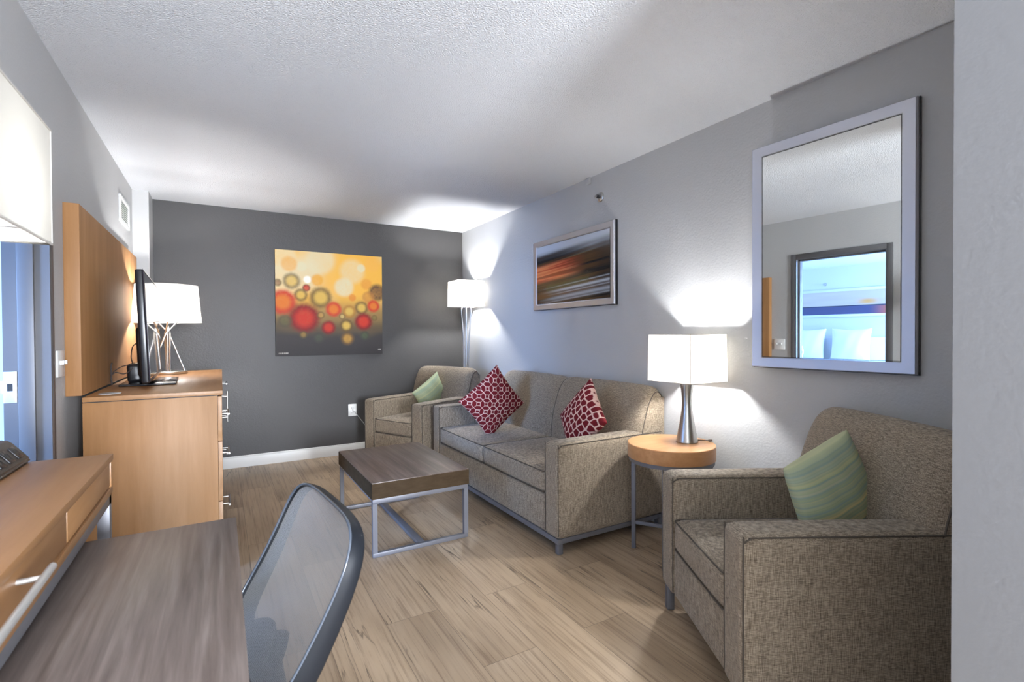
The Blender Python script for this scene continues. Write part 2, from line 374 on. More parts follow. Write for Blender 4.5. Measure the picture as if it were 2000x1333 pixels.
def outlet():
    t = thing('wall_outlet', 'white wall outlet low on the charcoal wall left of the armchair', 'outlet', (1.178, BY, 0.458))
    box('face_plate', (-0.042, 0.042, -0.007, 0, -0.063, 0.063), M['plastic'], t, 0.003)
    for z in (-0.024, 0.024):
        s = box('socket', (-0.017, 0.017, -0.010, -0.005, z-0.015, z+0.015), M['plastic'], t, 0.004)
        bm = bmesh.new(); bx(bm, -0.008, -0.005, -0.0108, -0.0098, z-0.004, z+0.006); bx(bm, 0.005, 0.008, -0.0108, -0.0098, z-0.004, z+0.006)
        finish('slot', bm, M['slot'], s)
outlet()
p = thing('power_cord', 'thin white cord and plug running from wall outlet behind armchair', 'cord', (1.178, BY, 0.47))
box('plug', (0.0, 0.026, -0.038, -0.0112, -0.026, 0.0), M['plastic'], p, 0.005)
tubeobj('cable', smoothpath([(0.013, -0.03, -0.02), (0.04, -0.03, -0.06), (0.10, -0.022, -0.14), (0.22, -0.02, -0.30), (0.4, -0.02, -0.42), (0.75, -0.02, -0.45), (1.0, -0.03, -0.455), (1.07, -0.25, -0.455)]), 0.0035, simple('grey_cable', (0.45, 0.45, 0.45), 0.5), p, 6)
def sprinkler():
    t = thing('fire_sprinkler', 'chrome sidewall fire sprinkler above the framed print', 'sprinkler', (RX, 2.873, 2.262))
    def alongx(bm, prof):
        q = bmesh.new(); lathe(q, prof, 28); bmesh.ops.transform(q, matrix=Matrix.Rotation(-PI/2, 4, 'Y'), verts=q.verts); merge(bm, q)
    bm = bmesh.new(); alongx(bm, [(0.038, 0), (0.038, 0.003), (0.030, 0.010), (0.014, 0.012)]); finish('escutcheon', bm, M['steel'], t)
    bm = bmesh.new(); alongx(bm, [(0.010, 0.010), (0.010, 0.022), (0.013, 0.022), (0.013, 0.031)])
    for s in (-1, 1): tube(bm, [(-0.030, s*0.012, 0), (-0.040, s*0.015, 0), (-0.046, s*0.004, 0)], 0.0022, 6)
    finish('body', bm, simple('dark_chrome', (0.12, 0.12, 0.13), 0.3, 0.9), t)
    bm = bmesh.new(); bx(bm, -0.049, -0.046, -0.013, 0.013, -0.008, 0.009, 0.001); bx(bm, -0.049, -0.034, -0.013, 0.013, 0.008, 0.010, 0.001); finish('deflector', bm, M['steel'], t)
sprinkler()
cp = thing('conduit_cap', 'small painted cap where wall meets ceiling above the sprinkler', 'cap', (RX, 3.0, 2.41))
bm = bmesh.new(); bx(bm, -0.02, 0, -0.022, 0.022, -0.022, 0.03, 0.006); finish('cover', bm, M['wall'], cp)

# canvas with bokeh discs
def smooth(a, b, x):
    t = min(1, max(0, (x-a)/(b-a))); return t*t*(3-2*t)
def mixc(a, b, t): return tuple(x*(1-t)+y*t for x, y in zip(a, b))
def hsh(i, j):
    v = math.sin(i*127.1+j*311.7)*43758.5453; return v-math.floor(v)
def vnoise(x, y):
    i, j = math.floor(x), math.floor(y); fx, fy = x-i, y-j; fx = fx*fx*(3-2*fx); fy = fy*fy*(3-2*fy)
    return (hsh(i, j)*(1-fx)+hsh(i+1, j)*fx)*(1-fy)+(hsh(i, j+1)*(1-fx)+hsh(i+1, j+1)*fx)*fy
YEL, PALE, ORG, RED, DRED, OLV, MUS, DGR = lin((236, 180, 72)), lin((222, 214, 178)), lin((214, 118, 40)), lin((196, 52, 34)), lin((128, 24, 26)), lin((104, 82, 46)), lin((212, 176, 84)), lin((62, 58, 58))
discs = [  # x, y (from top left), radius, centre colour, ring colour, strength
 (.08, .05, .10, PALE, PALE, .6), (.40, .08, .13, PALE, PALE, .6), (.70, .17, .12, PALE, PALE, .5), (.62, .33, .09, PALE, PALE, .8), (.23, .15, .045, PALE, PALE, .8), (.79, .13, .04, PALE, PALE, .8), (.28, .27, .035, (1, 1, .95), (1, 1, .95), .8),
 (.12, .13, .07, lin((228, 158, 50)), lin((228, 158, 50)), .6), (.37, .27, .055, lin((226, 160, 40)), lin((226, 160, 40)), .8), (.84, .29, .055, lin((222, 150, 60)), lin((222, 150, 60)), .7), (.90, .08, .08, lin((236, 176, 80)), lin((236, 176, 80)), .6),
 (.14, .29, .075, MUS, OLV, .8), (.02, .31, .035, lin((130, 90, 60)), OLV, .8), (.95, .37, .085, lin((108, 76, 50)), lin((84, 60, 44)), .9), (.86, .42, .06, lin((196, 136, 60)), lin((180, 120, 60)), .7), (.70, .43, .035, ORG, ORG, .6),
 (.27, .35, .035, RED, DRED, .9), (.22, .42, .06, MUS, OLV, .9), (.40, .44, .10, MUS, OLV, .9), (.06, .49, .115, ORG, RED, 1), (.52, .55, .072, ORG, RED, 1), (.79, .53, .065, MUS, OLV, .9), (.67, .57, .063, MUS, lin((170, 120, 50)), .9), (.91, .51, .06, ORG, RED, 1),
 (.25, .64, .135, RED, DRED, 1), (.81, .67, .085, RED, DRED, 1), (.40, .61, .035, lin((190, 150, 80)), OLV, .7), (.64, .71, .062, MUS, OLV, .95), (.47, .73, .065, RED, DRED, .95), (.60, .62, .03, lin((214, 190, 120)), OLV, .6), (.92, .63, .03, lin((120, 112, 60)), OLV, .7),
 (.65, .84, .062, lin((184, 140, 64)), lin((110, 84, 50)), .95), (.24, .80, .035, lin((150, 120, 60)), lin((90, 80, 50)), .8), (.82, .81, .045, lin((74, 88, 62)), lin((66, 70, 58)), .8), (.38, .83, .05, lin((74, 82, 66)), lin((66, 66, 60)), .7), (.08, .67, .06, lin((92, 92, 60)), lin((80, 76, 58)), .7)]
def bokeh(u, v):
    y = 1-v; n = vnoise(u*7, y*7)
    edge = 0.56 + 0.10*(vnoise(u*3+5, 1)-0.5)
    base = mixc(YEL, PALE, smooth(.35, .8, vnoise(u*4+3, y*4+9))*(1-y)*1.0)
    base = mixc(base, lin((150, 122, 74)), smooth(edge-.22, edge+.02, y))
    base = mixc(base, lin((92, 80, 60)), smooth(edge, edge+.16, y))
    base = mixc(base, DGR, smooth(.72, .84, y+0.08*(n-.5)))
    base = mixc(base, lin((46, 44, 46)), smooth(.8, 1, y)*.7)
    c = base
    for (x, yy, r, cc, rc, s) in discs:
        dd = math.hypot(u-x, y-yy)
        if dd > r*1.3: continue
        a = math.atan2(y-yy, u-x); rr = r*(1+0.05*(vnoise(a*9+x*40, 1)-.5)*(rc != cc))
        cov = (1-smooth(rr*.72, rr*1.27, dd))*s
        c2 = mixc(cc, rc, smooth(rr*.35, rr*.9, dd)); cov *= .9+.2*vnoise(u*60+x*9, y*60); c = mixc(c, c2, min(1, cov))
    # small pale marks along the bottom edge
    if 0.968 < y < 0.980 and (0.02 < u < 0.11 and vnoise(u*220, 3) > .45): c = mixc(c, (.45, .43, .4), .8)
    if 0.945 < y < 0.957 and (0.955 < u < 0.985 and vnoise(u*260, 8) > .4): c = mixc(c, (.45, .43, .4), .8)
    return c
def canvas():
    t = thing('canvas_painting', 'square unframed canvas of red, orange and yellow blurred circles on charcoal wall', 'painting', (0.455, BY, 1.042))
    w_, h_ = 1.035, 1.036
    box('canvas_block', (0, w_, -0.042, -0.001, 0, h_), simple('canvas_side', (0.12, 0.11, 0.1), 0.7), t, 0.002)
    bm = grid_face(230, 230, lambda u, v: Vector((u*w_, -0.0428, v*h_)), bokeh)
    finish('picture', bm, M['art'], t, 0)
canvas()

def mitre_frame(bm, y0, y1, z0, z1, fw, d0, d1, inner_d):
    """picture frame in the yz plane, looking toward -x (x = 0 wall, negative x toward the room)"""
    def ring(dy, x): return [bm.verts.new((x, y0+dy, z0+dy)), bm.verts.new((x, y1-dy, z0+dy)), bm.verts.new((x, y1-dy, z1-dy)), bm.verts.new((x, y0+dy, z1-dy))]
    rs = [ring(0, -d0), ring(0, -d1+0.004), ring(0.004, -d1), ring(fw-0.012, -d1+0.006), ring(fw, -inner_d), ring(fw, -d0)]
    for A, B in zip(rs, rs[1:]+rs[:1]):
        for k in range(4): bm.faces.new((A[k], A[(k+1) % 4], B[(k+1) % 4], B[k]))
def mirror():
    yo = 0.905; y0, y1, z0, z1 = 0.0, MIRROR_W, 1.065, 2.186
    t = thing('wall_mirror', 'tall rectangular mirror in a wide brushed silver frame on grey wall', 'mirror', (RX-0.001, yo, 0), math.radians(MIRROR_YAW))
    bm = bmesh.new(); mitre_frame(bm, y0, y1, z0, z1, 0.052, 0.001, 0.042, 0.036); finish('frame', bm, M['frame'], t, 20)
    bm = bmesh.new()
    for a in ((y0-0.004, y1+0.004, z0-0.004, z0+0.01), (y0-0.004, y1+0.004, z1-0.01, z1+0.004), (y0-0.004, y0+0.01, z0, z1), (y1-0.01, y1+0.004, z0, z1)):
        bx(bm, -0.016, -0.001, *a)
    finish('frame_back', bm, M['black'], t)
    th = 0.0; fw = 0.052; yc = (y0+y1)/2
    g = bpy.data.meshes.new('mirror_glass'); 
    bm = bmesh.new(); hy = (y1-y0)/2-fw+0.002
    mt = Matrix.Translation((-0.033, yc, 0)) @ Matrix.Rotation(th, 4, 'Z')
    bx(bm, -0.003, 0, -hy/math.cos(th)*0.999, hy/math.cos(th)*0.999, z0+fw-0.004, z1-fw+0.004, mat4=mt)
    finish('mirror_glass', bm, M['mirror'], t, 0)
    bm = bmesh.new()   # thin dark inner lip
    for a in ((y0+fw-0.001, y1-fw+0.001, z1-fw-0.004, z1-fw+0.001), (y0+fw-0.001, y1-fw+0.001, z0+fw-0.001, z0+fw+0.003), (y0+fw-0.001, y0+fw+0.003, z0+fw, z1-fw), (y1-fw-0.004, y1-fw+0.001, z0+fw, z1-fw)):
        bx(bm, -0.036, -0.001, *a)
    finish('inner_lip', bm, M['black'], t, 0)
MIRROR_YAW = 2.9; MIRROR_W = 0.695
mirror()

def streaks(u, v):
    # u 0 = far (left in photo) .. 1 = near ; v 0 bottom .. 1 top
    s = v - 0.10*(u-0.5)
    q = vnoise(u*1.3+2, s*26)*.55 + vnoise(u*2.2, s*60)*.3 + vnoise(u*4, s*110)*.15
    dark, grey, lt = lin((40, 36, 36)), lin((110, 108, 110)), lin((196, 204, 214))
    red, orr, brn, yel = lin((196, 78, 52)), lin((220, 128, 84)), lin((92, 66, 42)), lin((190, 170, 110))
    c = mixc(brn, dark, smooth(.35, .75, q))
    c = mixc(c, lt, smooth(.80, .98, s+0.08*q+0.12*(u-.3)))
    c = mixc(c, dark, smooth(.72, .78, s)*(1-smooth(.84, .92, s))*(1-smooth(.3, .9, u)*.6)*.8)
    rb = smooth(.38, .46, s)*(1-smooth(.66, .74, s))*(1-smooth(.35, .75, u))
    c = mixc(c, mixc(red, orr, smooth(.4, .7, q)), rb*(.45+.55*smooth(.3, .55, q)))
    c = mixc(c, yel, smooth(.55, .62, s)*(1-smooth(.66, .75, s))*smooth(.3, .6, u)*smooth(.5, .7, q)*.7)
    c = mixc(c, dark, smooth(.75, .95, u)*.55*(1-smooth(.75, .9, s)))
    for y0, w_, a in ((.22, .022, .8), (.29, .010, .6), (.10, .03, .6), (.05, .012, .5), (.17, .01, .5)):
        c = mixc(c, lt, math.exp(-((s-y0)/w_)**2)*a*smooth(.15, .7, u+.3*q))
    if .15 < u < .75 and .24 < s < .34: c = mixc(c, lin((86, 90, 50)), .35)
    return c
def framed_print():
    y0, y1, z0, z1 = 2.69, 3.752, 1.453, 2.056
    t = thing('framed_print', 'silver framed print of red and grey motion streaks above the sofa', 'picture', (RX, 0, 0))
    bm = bmesh.new(); mitre_frame(bm, y0, y1, z0, z1, 0.055, 0.001, 0.035, 0.022); finish('frame', bm, M['frame'], t, 20)
    box('frame_back', (-0.020, -0.001, y0-0.003, y1+0.003, z0-0.003, z1+0.003), M['black'], t)
    bm = grid_face(110, 220, lambda u, v: Vector((-0.0275, y1-0.052-u*(y1-y0-0.104), z0+0.052+v*(z1-z0-0.104))), streaks)
    finish('print', bm, M['print'], t, 0)
framed_print()

# wooden wall panel behind the television
wp = thing('wooden_wall_panel', 'large maple veneer panel mounted on left wall above the dresser', 'panel', (LX, 2.975, 0.965))
box('panel_board', (0, 0.058, 0, 1.80, 0, 0.885), M['maple_v'], wp, 0.002)

# ------------------------------------------------------------------ upholstery
def rbox_soft(name, x0, x1, y0, y1, z0, z1, mat, parent, r=0.03, puff=(0, 0, 0), n=14):
    """box with rounded edges and bulging faces"""
    bm = bmesh.new(); bmesh.ops.create_cube(bm, size=2)
    bmesh.ops.subdivide_edges(bm, edges=bm.edges, cuts=n, use_grid_fill=True)
    hx, hy, hz = (x1-x0)/2, (y1-y0)/2, (z1-z0)/2; c = Vector(((x0+x1)/2, (y0+y1)/2, (z0+z1)/2))
    for v in bm.verts:
        a = [v.co.x, v.co.y, v.co.z]
        # denser near edges
        a = [math.copysign(abs(q)**0.55, q) if abs(q) > 1e-9 else 0 for q in a]
        P = Vector((a[0]*hx, a[1]*hy, a[2]*hz))
        inner = Vector((max(-hx+r, min(hx-r, P.x)), max(-hy+r, min(hy-r, P.y)), max(-hz+r, min(hz-r, P.z))))
        dlt = P-inner
        if dlt.length > 1e-9: P = inner + dlt.normalized()*r
        fx, fy, fz = (1-a[0]**2), (1-a[1]**2), (1-a[2]**2)
        P.z += puff[2]*math.copysign(1, a[2])*(fx*fy)**0.6*abs(a[2])**3 if puff[2] else 0
        P.y += puff[1]*math.copysign(1, a[1])*(fx*fz)**0.6*abs(a[1])**3 if puff[1] else 0
        P.x += puff[0]*math.copysign(1, a[0])*(fy*fz)**0.6*abs(a[0])**3 if puff[0] else 0
        v.co = c+P
    return finish(name, bm, mat, parent, 60)
def rrect(p0, u, v, w_, h_, r, n=5):
    """rounded rectangle loop: corner p0, unit axes u, v"""
    p0, u, v = Vector(p0), Vector(u), Vector(v); out = []
    for cx, cy, a0 in ((w_-r, r, -90), (w_-r, h_-r, 0), (r, h_-r, 90), (r, r, 180)):
        for k in range(n+1):
            a = math.radians(a0+90*k/n); out.append(p0+u*(cx+r*math.cos(a))+v*(cy+r*math.sin(a)))
    return out
def seating(name, label, cat, loc, rz, Wd, D, n, zleg=0.09, rail=False, ah=0.625, group=None, bt=0.90):
    t = thing(name, label, cat, loc, rz, group); A = 0.135; F = M['fabric']; PM = M['piping']
    # lower body
    box('base', (A-0.01, Wd-A+0.01, 0.012, D-0.03, zleg+0.002, 0.31), F, t, 0.012, 3)
    for x0, x1, s in ((0, A, 0), (Wd-A, Wd, 1)):
        a = rbox_soft('arm', x0, x1, 0.0, D-0.005, zleg, ah, F, t, 0.024, (0, 0, 0.004), 12)
        for xx in (x0+0.010, x1-0.010):
            sgn = -1 if xx < (x0+x1)/2 else 1
            pts = [(xx+sgn*0.006, 0.006, zleg+0.02), (xx+sgn*0.006, 0.006, ah-0.045), (xx+sgn*0.007, 0.010, ah-0.024), (xx+sgn*0.007, 0.03, ah-0.012), (xx+sgn*0.006, 0.08, ah-0.009), (xx+sgn*0.006, D*0.75, ah-0.009), (xx+sgn*0.006, D-0.03, ah-0.010)]
            tubeobj('piping', smoothpath(pts, 5), 0.0028, PM, a, 6)
    # seat cushions
    sw = (Wd-2*A)/n
    for k in range(n):
        x0 = A+k*sw+0.003; x1 = A+(k+1)*sw-0.003
        c = rbox_soft('seat_cushion', x0, x1, 0.008, D-0.20, 0.313, 0.447, F, t, 0.028, (0, 0.008, 0.012), 14)
        for z in (0.441, 0.319):
            tubeobj('piping', rrect((x0+0.002, 0.008, z), (1, 0, 0), (0, 1, 0), x1-x0-0.004, D-0.22, 0.02), 0.0032, PM, c, 6, closed=True)
    # back: swept profile across the width, one puffed section per seat
    prof = [(D-0.245, 0.40), (D-0.238, 0.50), (D-0.222, 0.62), (D-0.200, 0.70), (D-0.172, 0.78), (D-0.140, 0.845), (D-0.105, 0.882), (D-0.070, 0.897), (D-0.035, 0.890), (D-0.010, 0.868), (D, 0.83), (D, 0.60), (D, 0.14)]
    prof = [(y, z if z < 0.62 else 0.62+(z-0.62)*(bt-0.62)/(0.897-0.62)) for y, z in prof]
    P2 = smoothpath([(0, y, z) for y, z in prof], 4)
    bm = bmesh.new(); nx = 30*n; rings = []
    for i in range(nx+1):
        f = i/nx; x = 0.006+f*(Wd-0.012)
        # pull in at ends and seams
        fs = (f*n) % 1.0 if i not in (0, nx) else 0.0
        e = min(fs, 1-fs)*Wd/n
        end = min(f, 1-f)*Wd
        pin = 0.013*math.exp(-e/0.018)
        endp = 0.030*math.exp(-end/0.022)
        puffv = 0.010*math.sin(PI*min(1, max(0, fs)))**0.5
        ring = []
        for q in P2:
            y, z = q.y, q.z; cy, cz = D-0.07, z if z < 0.80 else 0.80
            dv = Vector((0, y-cy, z-cz)); L_ = dv.length
            if L_ > 1e-6 and y < D-0.001: dv = dv*(max(0, L_-pin-endp*(0.6 if z > 0.62 else 0)+puffv*(1 if y < D-0.05 else 0)))/L_
            ring.append(bm.verts.new((x, cy+dv.y, cz+dv.z)))
        rings.append(ring)
    for a_, b_ in zip(rings, rings[1:]):
        for k in range(len(a_)-1): bm.faces.new((a_[k], a_[k+1], b_[k+1], b_[k]))
        bm.faces.new((a_[-1], a_[0], b_[0], b_[-1]))
    bm.faces.new(rings[0]); bm.faces.new(rings[-1][::-1])
    back = finish('backrest', bm, F, t, 50)
    seams = [0, nx]+[30*k for k in range(1, n)]
    for i in seams:
        xx = 0.006+i/nx*(Wd-0.012)
        f = i/nx; pin = 0.013; endp = 0.030 if i in (0, nx) else 0
        pts = []
        for q in P2:
            y, z = q.y, q.z
            if z < 0.44 or (y > D-0.002 and z < 0.8): continue
            cy, cz = D-0.07, z if z < 0.80 else 0.80
            dv = Vector((0, y-cy, z-cz)); L_ = dv.length
            dv = dv*max(0, L_-pin-endp*(0.6 if z > 0.62 else 0)+0.0005)/L_ if L_ > 1e-6 and y < D-0.001 else dv
            pts.append((xx, cy+dv.y, cz+dv.z))
        tubeobj('piping', pts, 0.0032, PM, back, 6)
    L_ = 0.032
    for lx in (0.012, Wd-0.012-L_):
        for ly in (0.012, D-0.05):
            box('leg', (lx, lx+L_, ly, ly+L_, 0.002, zleg-(0.028 if rail else 0)), M['silver'], t, 0.002)
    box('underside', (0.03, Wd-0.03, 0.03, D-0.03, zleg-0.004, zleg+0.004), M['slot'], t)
    if rail:
        bm = bmesh.new(); z0, z1 = zleg-0.028, zleg
        bx(bm, 0.008, Wd-0.008, 0.008, 0.036, z0, z1, 0.002); bx(bm, 0.008, Wd-0.008, D-0.05, D-0.022, z0, z1, 0.002)
        bx(bm, 0.008, 0.036, 0.036, D-0.05, z0, z1, 0.002); bx(bm, Wd-0.036, Wd-0.008, 0.036, D-0.05, z0, z1, 0.002)
        finish('base_rail', bm, M['silver'], t)
    return t
sofa = seating('loveseat_sofa', 'two seat taupe woven sofa with two red patterned cushions along the right wall', 'sofa', (1.60, 4.12, 0), -PI/2, 1.88, 0.84, 2, zleg=0.09, rail=True)
th = math.atan2(-0.872, -0.49) 
arm1 = seating('armchair', 'taupe woven armchair in the right foreground beside the round side table', 'armchair', (1.72, 1.60, 0), math.radians(-119.3), 0.76, 0.82, 1, zleg=0.11, group='taupe armchairs', bt=0.905)
arm2 = seating('armchair', 'taupe woven armchair in the far corner between accent wall and sofa', 'armchair', (1.19, 4.88, 0), math.radians(-65.2), 0.78, 0.83, 1, zleg=0.11, group='taupe armchairs')

# ------------------------------------------------------------------ throw pillows
def pillow(name, label, c, ux, vx, size, thick, colfn, group=None, zmin=None, n=110, pinch=0.085):
    """ux, vx: unit in-plane axes (world)"""
    ux = Vector(ux).normalized(); vx = Vector(vx); vx = (vx-ux*vx.dot(ux)).normalized(); w_ = ux.cross(vx)
    c = Vector(c); h = size/2
    bm = bmesh.new(); cl = bm.loops.layers.float_color.new('Col')
    def pt(i, j, s):
        u, v = -1+2*i/n, -1+2*j/n
        e = (max(0, (1-u*u))*max(0, (1-v*v)))
        d_ = thick/2*e**0.42*s
        a = u*h*(1-pinch*(1-v*v)); b = v*h*(1-pinch*(1-u*u))
        wr = 0.004*math.sin(u*9+v*3)*(e**.3)*s
        P = ux*a+vx*b+w_*(d_+wr*0.6)
        P = c+P
        if zmin is not None and P.z < zmin: P.z = zmin-(zmin-P.z)*0.12
        return P
    for s in (1, -1):
        V = [[None]*(n+1) for _ in range(n+1)]
        for j in range(n+1):
            for i in range(n+1):
                if s == -1 and (i in (0, n) or j in (0, n)): V[j][i] = F0[j][i]
                else: V[j][i] = bm.verts.new(pt(i, j, s))
        if s == 1: F0 = V
        for j in range(n):
            for i in range(n):
                f = bm.faces.new((V[j][i], V[j][i+1], V[j+1][i+1], V[j+1][i]))
                for lp, (a, b) in zip(f.loops, ((i, j), (i+1, j), (i+1, j+1), (i, j+1))): lp[cl] = (*colfn(a/n, b/n), 1)
    o = finish(name, bm, M['pillowcloth'], None, 180)
    tag(o, label, 'cushion', group); return o
MAR, CRM = lin((112, 30, 36)), lin((228, 192, 178))
def lattice(u, v):
    # square lattice of octagons and small squares, drawn along the diagonal
    k = 4.6
    x, y = ((u-v)*k) % 1.0-.5, ((u+v)*k) % 1.0-.5
    ax, ay = abs(x), abs(y)
    lw = 0.042
    m = max(ax, ay)
    line = abs(m-0.21) < lw                      # small square
    if ax+ay > 0.5 and False: line = True
    # octagon joins: diagonals toward the cell corners, from the square's corner
    if m >= 0.21 and abs(ax-ay) < lw*1.2: line = True
    if m >= 0.21 and m > 0.5-0.035 and False: line = True
    if line: return CRM
    return MAR
def scatter(u, v):
    k = 8.0
    s = u+v; d_ = u-v
    x, y = u*k, v*k
    f1, f2 = 9., 9.
    i0, j0 = math.floor(x), math.floor(y)
    for a in (-1, 0, 1):
        for b in (-1, 0, 1):
            px, py = i0+a+.5+.3*(hsh(i0+a, j0+b)-.5)*2, j0+b+.5+.3*(hsh(j0+b+9, i0+a+4)-.5)*2
            q = math.hypot(x-px, y-py)
            if q < f1: f1, f2 = q, f1
            elif q < f2: f2 = q
    return CRM if f2-f1 < 0.17 else MAR
greens = [lin(c) for c in ((158, 176, 140), (178, 186, 136), (206, 200, 146), (140, 162, 150), (168, 180, 150), (188, 196, 158), (148, 170, 160), (222, 208, 150), (164, 176, 134), (152, 168, 146))]
def stripes_fn(lift=0.0, seed=0, scale=34):
    def f(u, v):
        k = v*scale; i = math.floor(k); c = greens[int(hsh(i, seed)*len(greens)) % len(greens)]
        c2 = greens[int(hsh(math.floor(v*scale*2.3), seed+5)*len(greens)) % len(greens)]
        c = mixc(c, c2, .4)
        return mixc(mixc(c, (0.62, 0.64, 0.5), .12), lin((190, 206, 150)), lift)
    return f
# pillow on the near armchair: T top, L left, R right corner
def frompts(Tp, Lp, Rp): 
    Tp, Lp, Rp = Vector(Tp), Vector(Lp), Vector(Rp)
    return (Lp+Rp)/2, (Tp-Lp).normalized(), (Tp-Rp).normalized()
k = 0.335/0.36
cam0 = Vector((0, 0, 1.235))
def sc(P, k): return cam0+(Vector(P)-cam0)*k
c_, a_, b_ = frompts(sc((2.175, 1.048, 0.834), k), sc((1.836, 1.093, 0.72), k), sc((2.281, 0.991, 0.495), k))
pillow('throw_pillow', 'green and yellow striped pillow on the foreground armchair', c_, a_, b_, 0.352, 0.14, stripes_fn(0, 2), 'striped green pillows', pinch=0.02)
k = 0.33/0.36
c_, a_, b_ = frompts(sc((2.045, 5.137, 0.827), k), sc((1.751, 5.088, 0.625), k), sc((2.225, 5.252, 0.538), k))
pillow('throw_pillow', 'pale green striped pillow on the far corner armchair', c_, a_, b_, 0.345, 0.12, stripes_fn(.25, 6, 22), 'striped green pillows', n=70)
k = 0.405/0.38
c_, a_, b_ = frompts(sc((1.759, 3.232, 1.004), k), sc((1.468, 3.251, 0.761), k), sc((2.003, 3.255, 0.714), k))
pillow('throw_pillow', 'red cushion with square lattice pattern standing on its corner at sofa left end', c_, a_, b_, 0.425, 0.15, lattice, 'red patterned cushions', zmin=0.458, n=130)
cr = Vector((2.035, 2.575, 0.685)); nr = Vector((-0.93, 0.10, 0.30)).normalized()
up = (Vector((0.05, 0.05, 1))-nr*Vector((0.05, 0.05, 1)).dot(nr)).normalized(); sd = nr.cross(up)
pillow('throw_pillow', 'red cushion with irregular cream mosaic pattern leaning by the sofa right arm', cr, (up+sd), (up-sd), 0.39, 0.14, scatter, 'red patterned cushions', zmin=0.458, n=130)

# ------------------------------------------------------------------ coffee table
def coffee_table():
    t = thing('coffee_table', 'low square dark walnut coffee table on silver steel frame before the sofa', 'coffee table', (0.708, 2.745, 0))
    w_, l_ = 0.588, 0.90; top = 0.42; th_ = 0.092
    tp = box('table_top', (0, w_, 0, l_, top-th_, top), M['walnut_y'], t, 0.0015)
    bm = bmesh.new(); e = 0.0006
    bx(bm, -e, w_+e, -e, 0.001, top-th_, top-0.004); bx(bm, -e, w_+e, l_-0.001, l_+e, top-th_, top-0.004)
    bx(bm, -e, 0.001, 0, l_, top-th_, top-0.004); bx(bm, w_-0.001, w_+e, 0, l_, top-th_, top-0.004)
    finish('edge_band', bm, M['walnut_edge'], tp, 0)
    s = 0.026; zt = top-th_
    for y in (0.004, l_-0.004-s):
        bm = bmesh.new()
        bx(bm, 0.004, w_-0.004, y, y+s, zt-s, zt-0.001, 0.002); bx(bm, 0.004, w_-0.004, y, y+s, 0.001, s, 0.002)
        bx(bm, 0.004, 0.004+s, y, y+s, s, zt-s, 0.0); bx(bm, w_-0.004-s, w_-0.004, y, y+s, s, zt-s, 0.0)
        finish('leg_frame', bm, M['silver'], t)
    for x in (0.004, w_-0.004-s):
        box('side_rail', (x, x+s, 0.03, l_-0.03, zt-0.016, zt-0.001), M['silver'], t, 0.001)
    box('floor_rail', (w_/2-0.020, w_/2+0.020, 0.03, l_-0.03, 0.001, s), M['silver'], t, 0.002)
coffee_table()

# ------------------------------------------------------------------ round side table
def side_table():
    H_ = 0.63; t = thing('side_table', 'round maple topped side table on slim steel legs between sofa and armchair', 'side table', (2.16, 1.94, 0))
    bm = bmesh.new(); r = 0.235; lathe(bm, [(r-0.001, H_-0.078), (r, H_-0.076), (r, H_-0.003), (r-0.003, H_)], 72); finish('table_top', bm, M['maple_top'], t)
    bm = bmesh.new()
    lathe_ring = [(r-0.018, H_-0.100), (r-0.006, H_-0.100), (r-0.006, H_-0.079), (r-0.018, H_-0.079)]
    n = 64; rings = [[bm.verts.new((q*math.cos(2*PI*k/n), q*math.sin(2*PI*k/n), z)) for k in range(n)] for q, z in lathe_ring]
    for A, B in zip(rings, rings[1:]+rings[:1]):
        for k in range(n): bm.faces.new((A[k], A[(k+1) % n], B[(k+1) % n], B[k]))
    finish('ring_rail', bm, M['silver'], t)
    s = 0.011
    for q in range(4):
        a = math.radians(123+90*q); x, y = 0.208*math.cos(a), 0.208*math.sin(a)
        mt = Matrix.Translation((x, y, 0)) @ Matrix.Rotation(a, 4, 'Z')
        box('leg', (-s, s, -s, s, 0.001, H_-0.100), M['silver'], t, 0.0015, mat4=mt)
    for q in range(2):
        a = math.radians(123+90*q); mt = Matrix.Rotation(a, 4, 'Z')
        box('stretcher', (-0.197, 0.197, -0.008, 0.008, 0.142+0.0*q, 0.160), M['silver'], t, 0.001, mat4=mt)
side_table()

# ------------------------------------------------------------------ lamps
def bulb_emit(strength):
    return emit('lit_bulb_%d' % int(strength*10), (0.97, 0.98, 1.0), strength)
def add_bulb(parent, loc, watts, r=0.030):
    """globe bulb: an emissive mesh that is itself the light source"""
    area_ = 4*PI*r*r; st = watts/(area_*PI)
    bm = bmesh.new(); bmesh.ops.create_icosphere(bm, subdivisions=2, radius=r, matrix=Matrix.Translation(loc))
    for v in bm.verts:
        dz = v.co.z-loc[2]
        if dz < -r*0.5: v.co.x = loc[0]+(v.co.x-loc[0])*0.8; v.co.y = loc[1]+(v.co.y-loc[1])*0.8
    return finish('bulb', bm, bulb_emit(st), parent, 180)
def square_shade(t, sx, sy, z0, z1, mat, taper=0.0, name='lamp_shade'):
    bm = bmesh.new(); n = 6
    def ring(z, k): 
        x, y = sx/2*k, sy/2*k; return [(x, y, z), (-x, y, z), (-x, -y, z), (x, -y, z)]
    a = ring(z0, 1); b = ring(z1, 1-taper)
    for k in range(4):
        p = [a[k], a[(k+1) % 4], b[(k+1) % 4], b[k]]
        vs = [bm.verts.new(q) for q in p]; bm.faces.new(vs)
    bmesh.ops.remove_doubles(bm, verts=bm.verts, dist=1e-5)
    sh = finish(name, bm, mat, t, 0)
    for rr, zz in ((a, z0), (b, z1)):
        tubeobj('edge_binding', [Vector(q) for q in rr], 0.0028, M['trim'], sh, 6, closed=True)
    for k in range(4): tubeobj('corner_seam', [a[k], b[k]], 0.0018, M['trim'], sh, 6)
    return sh
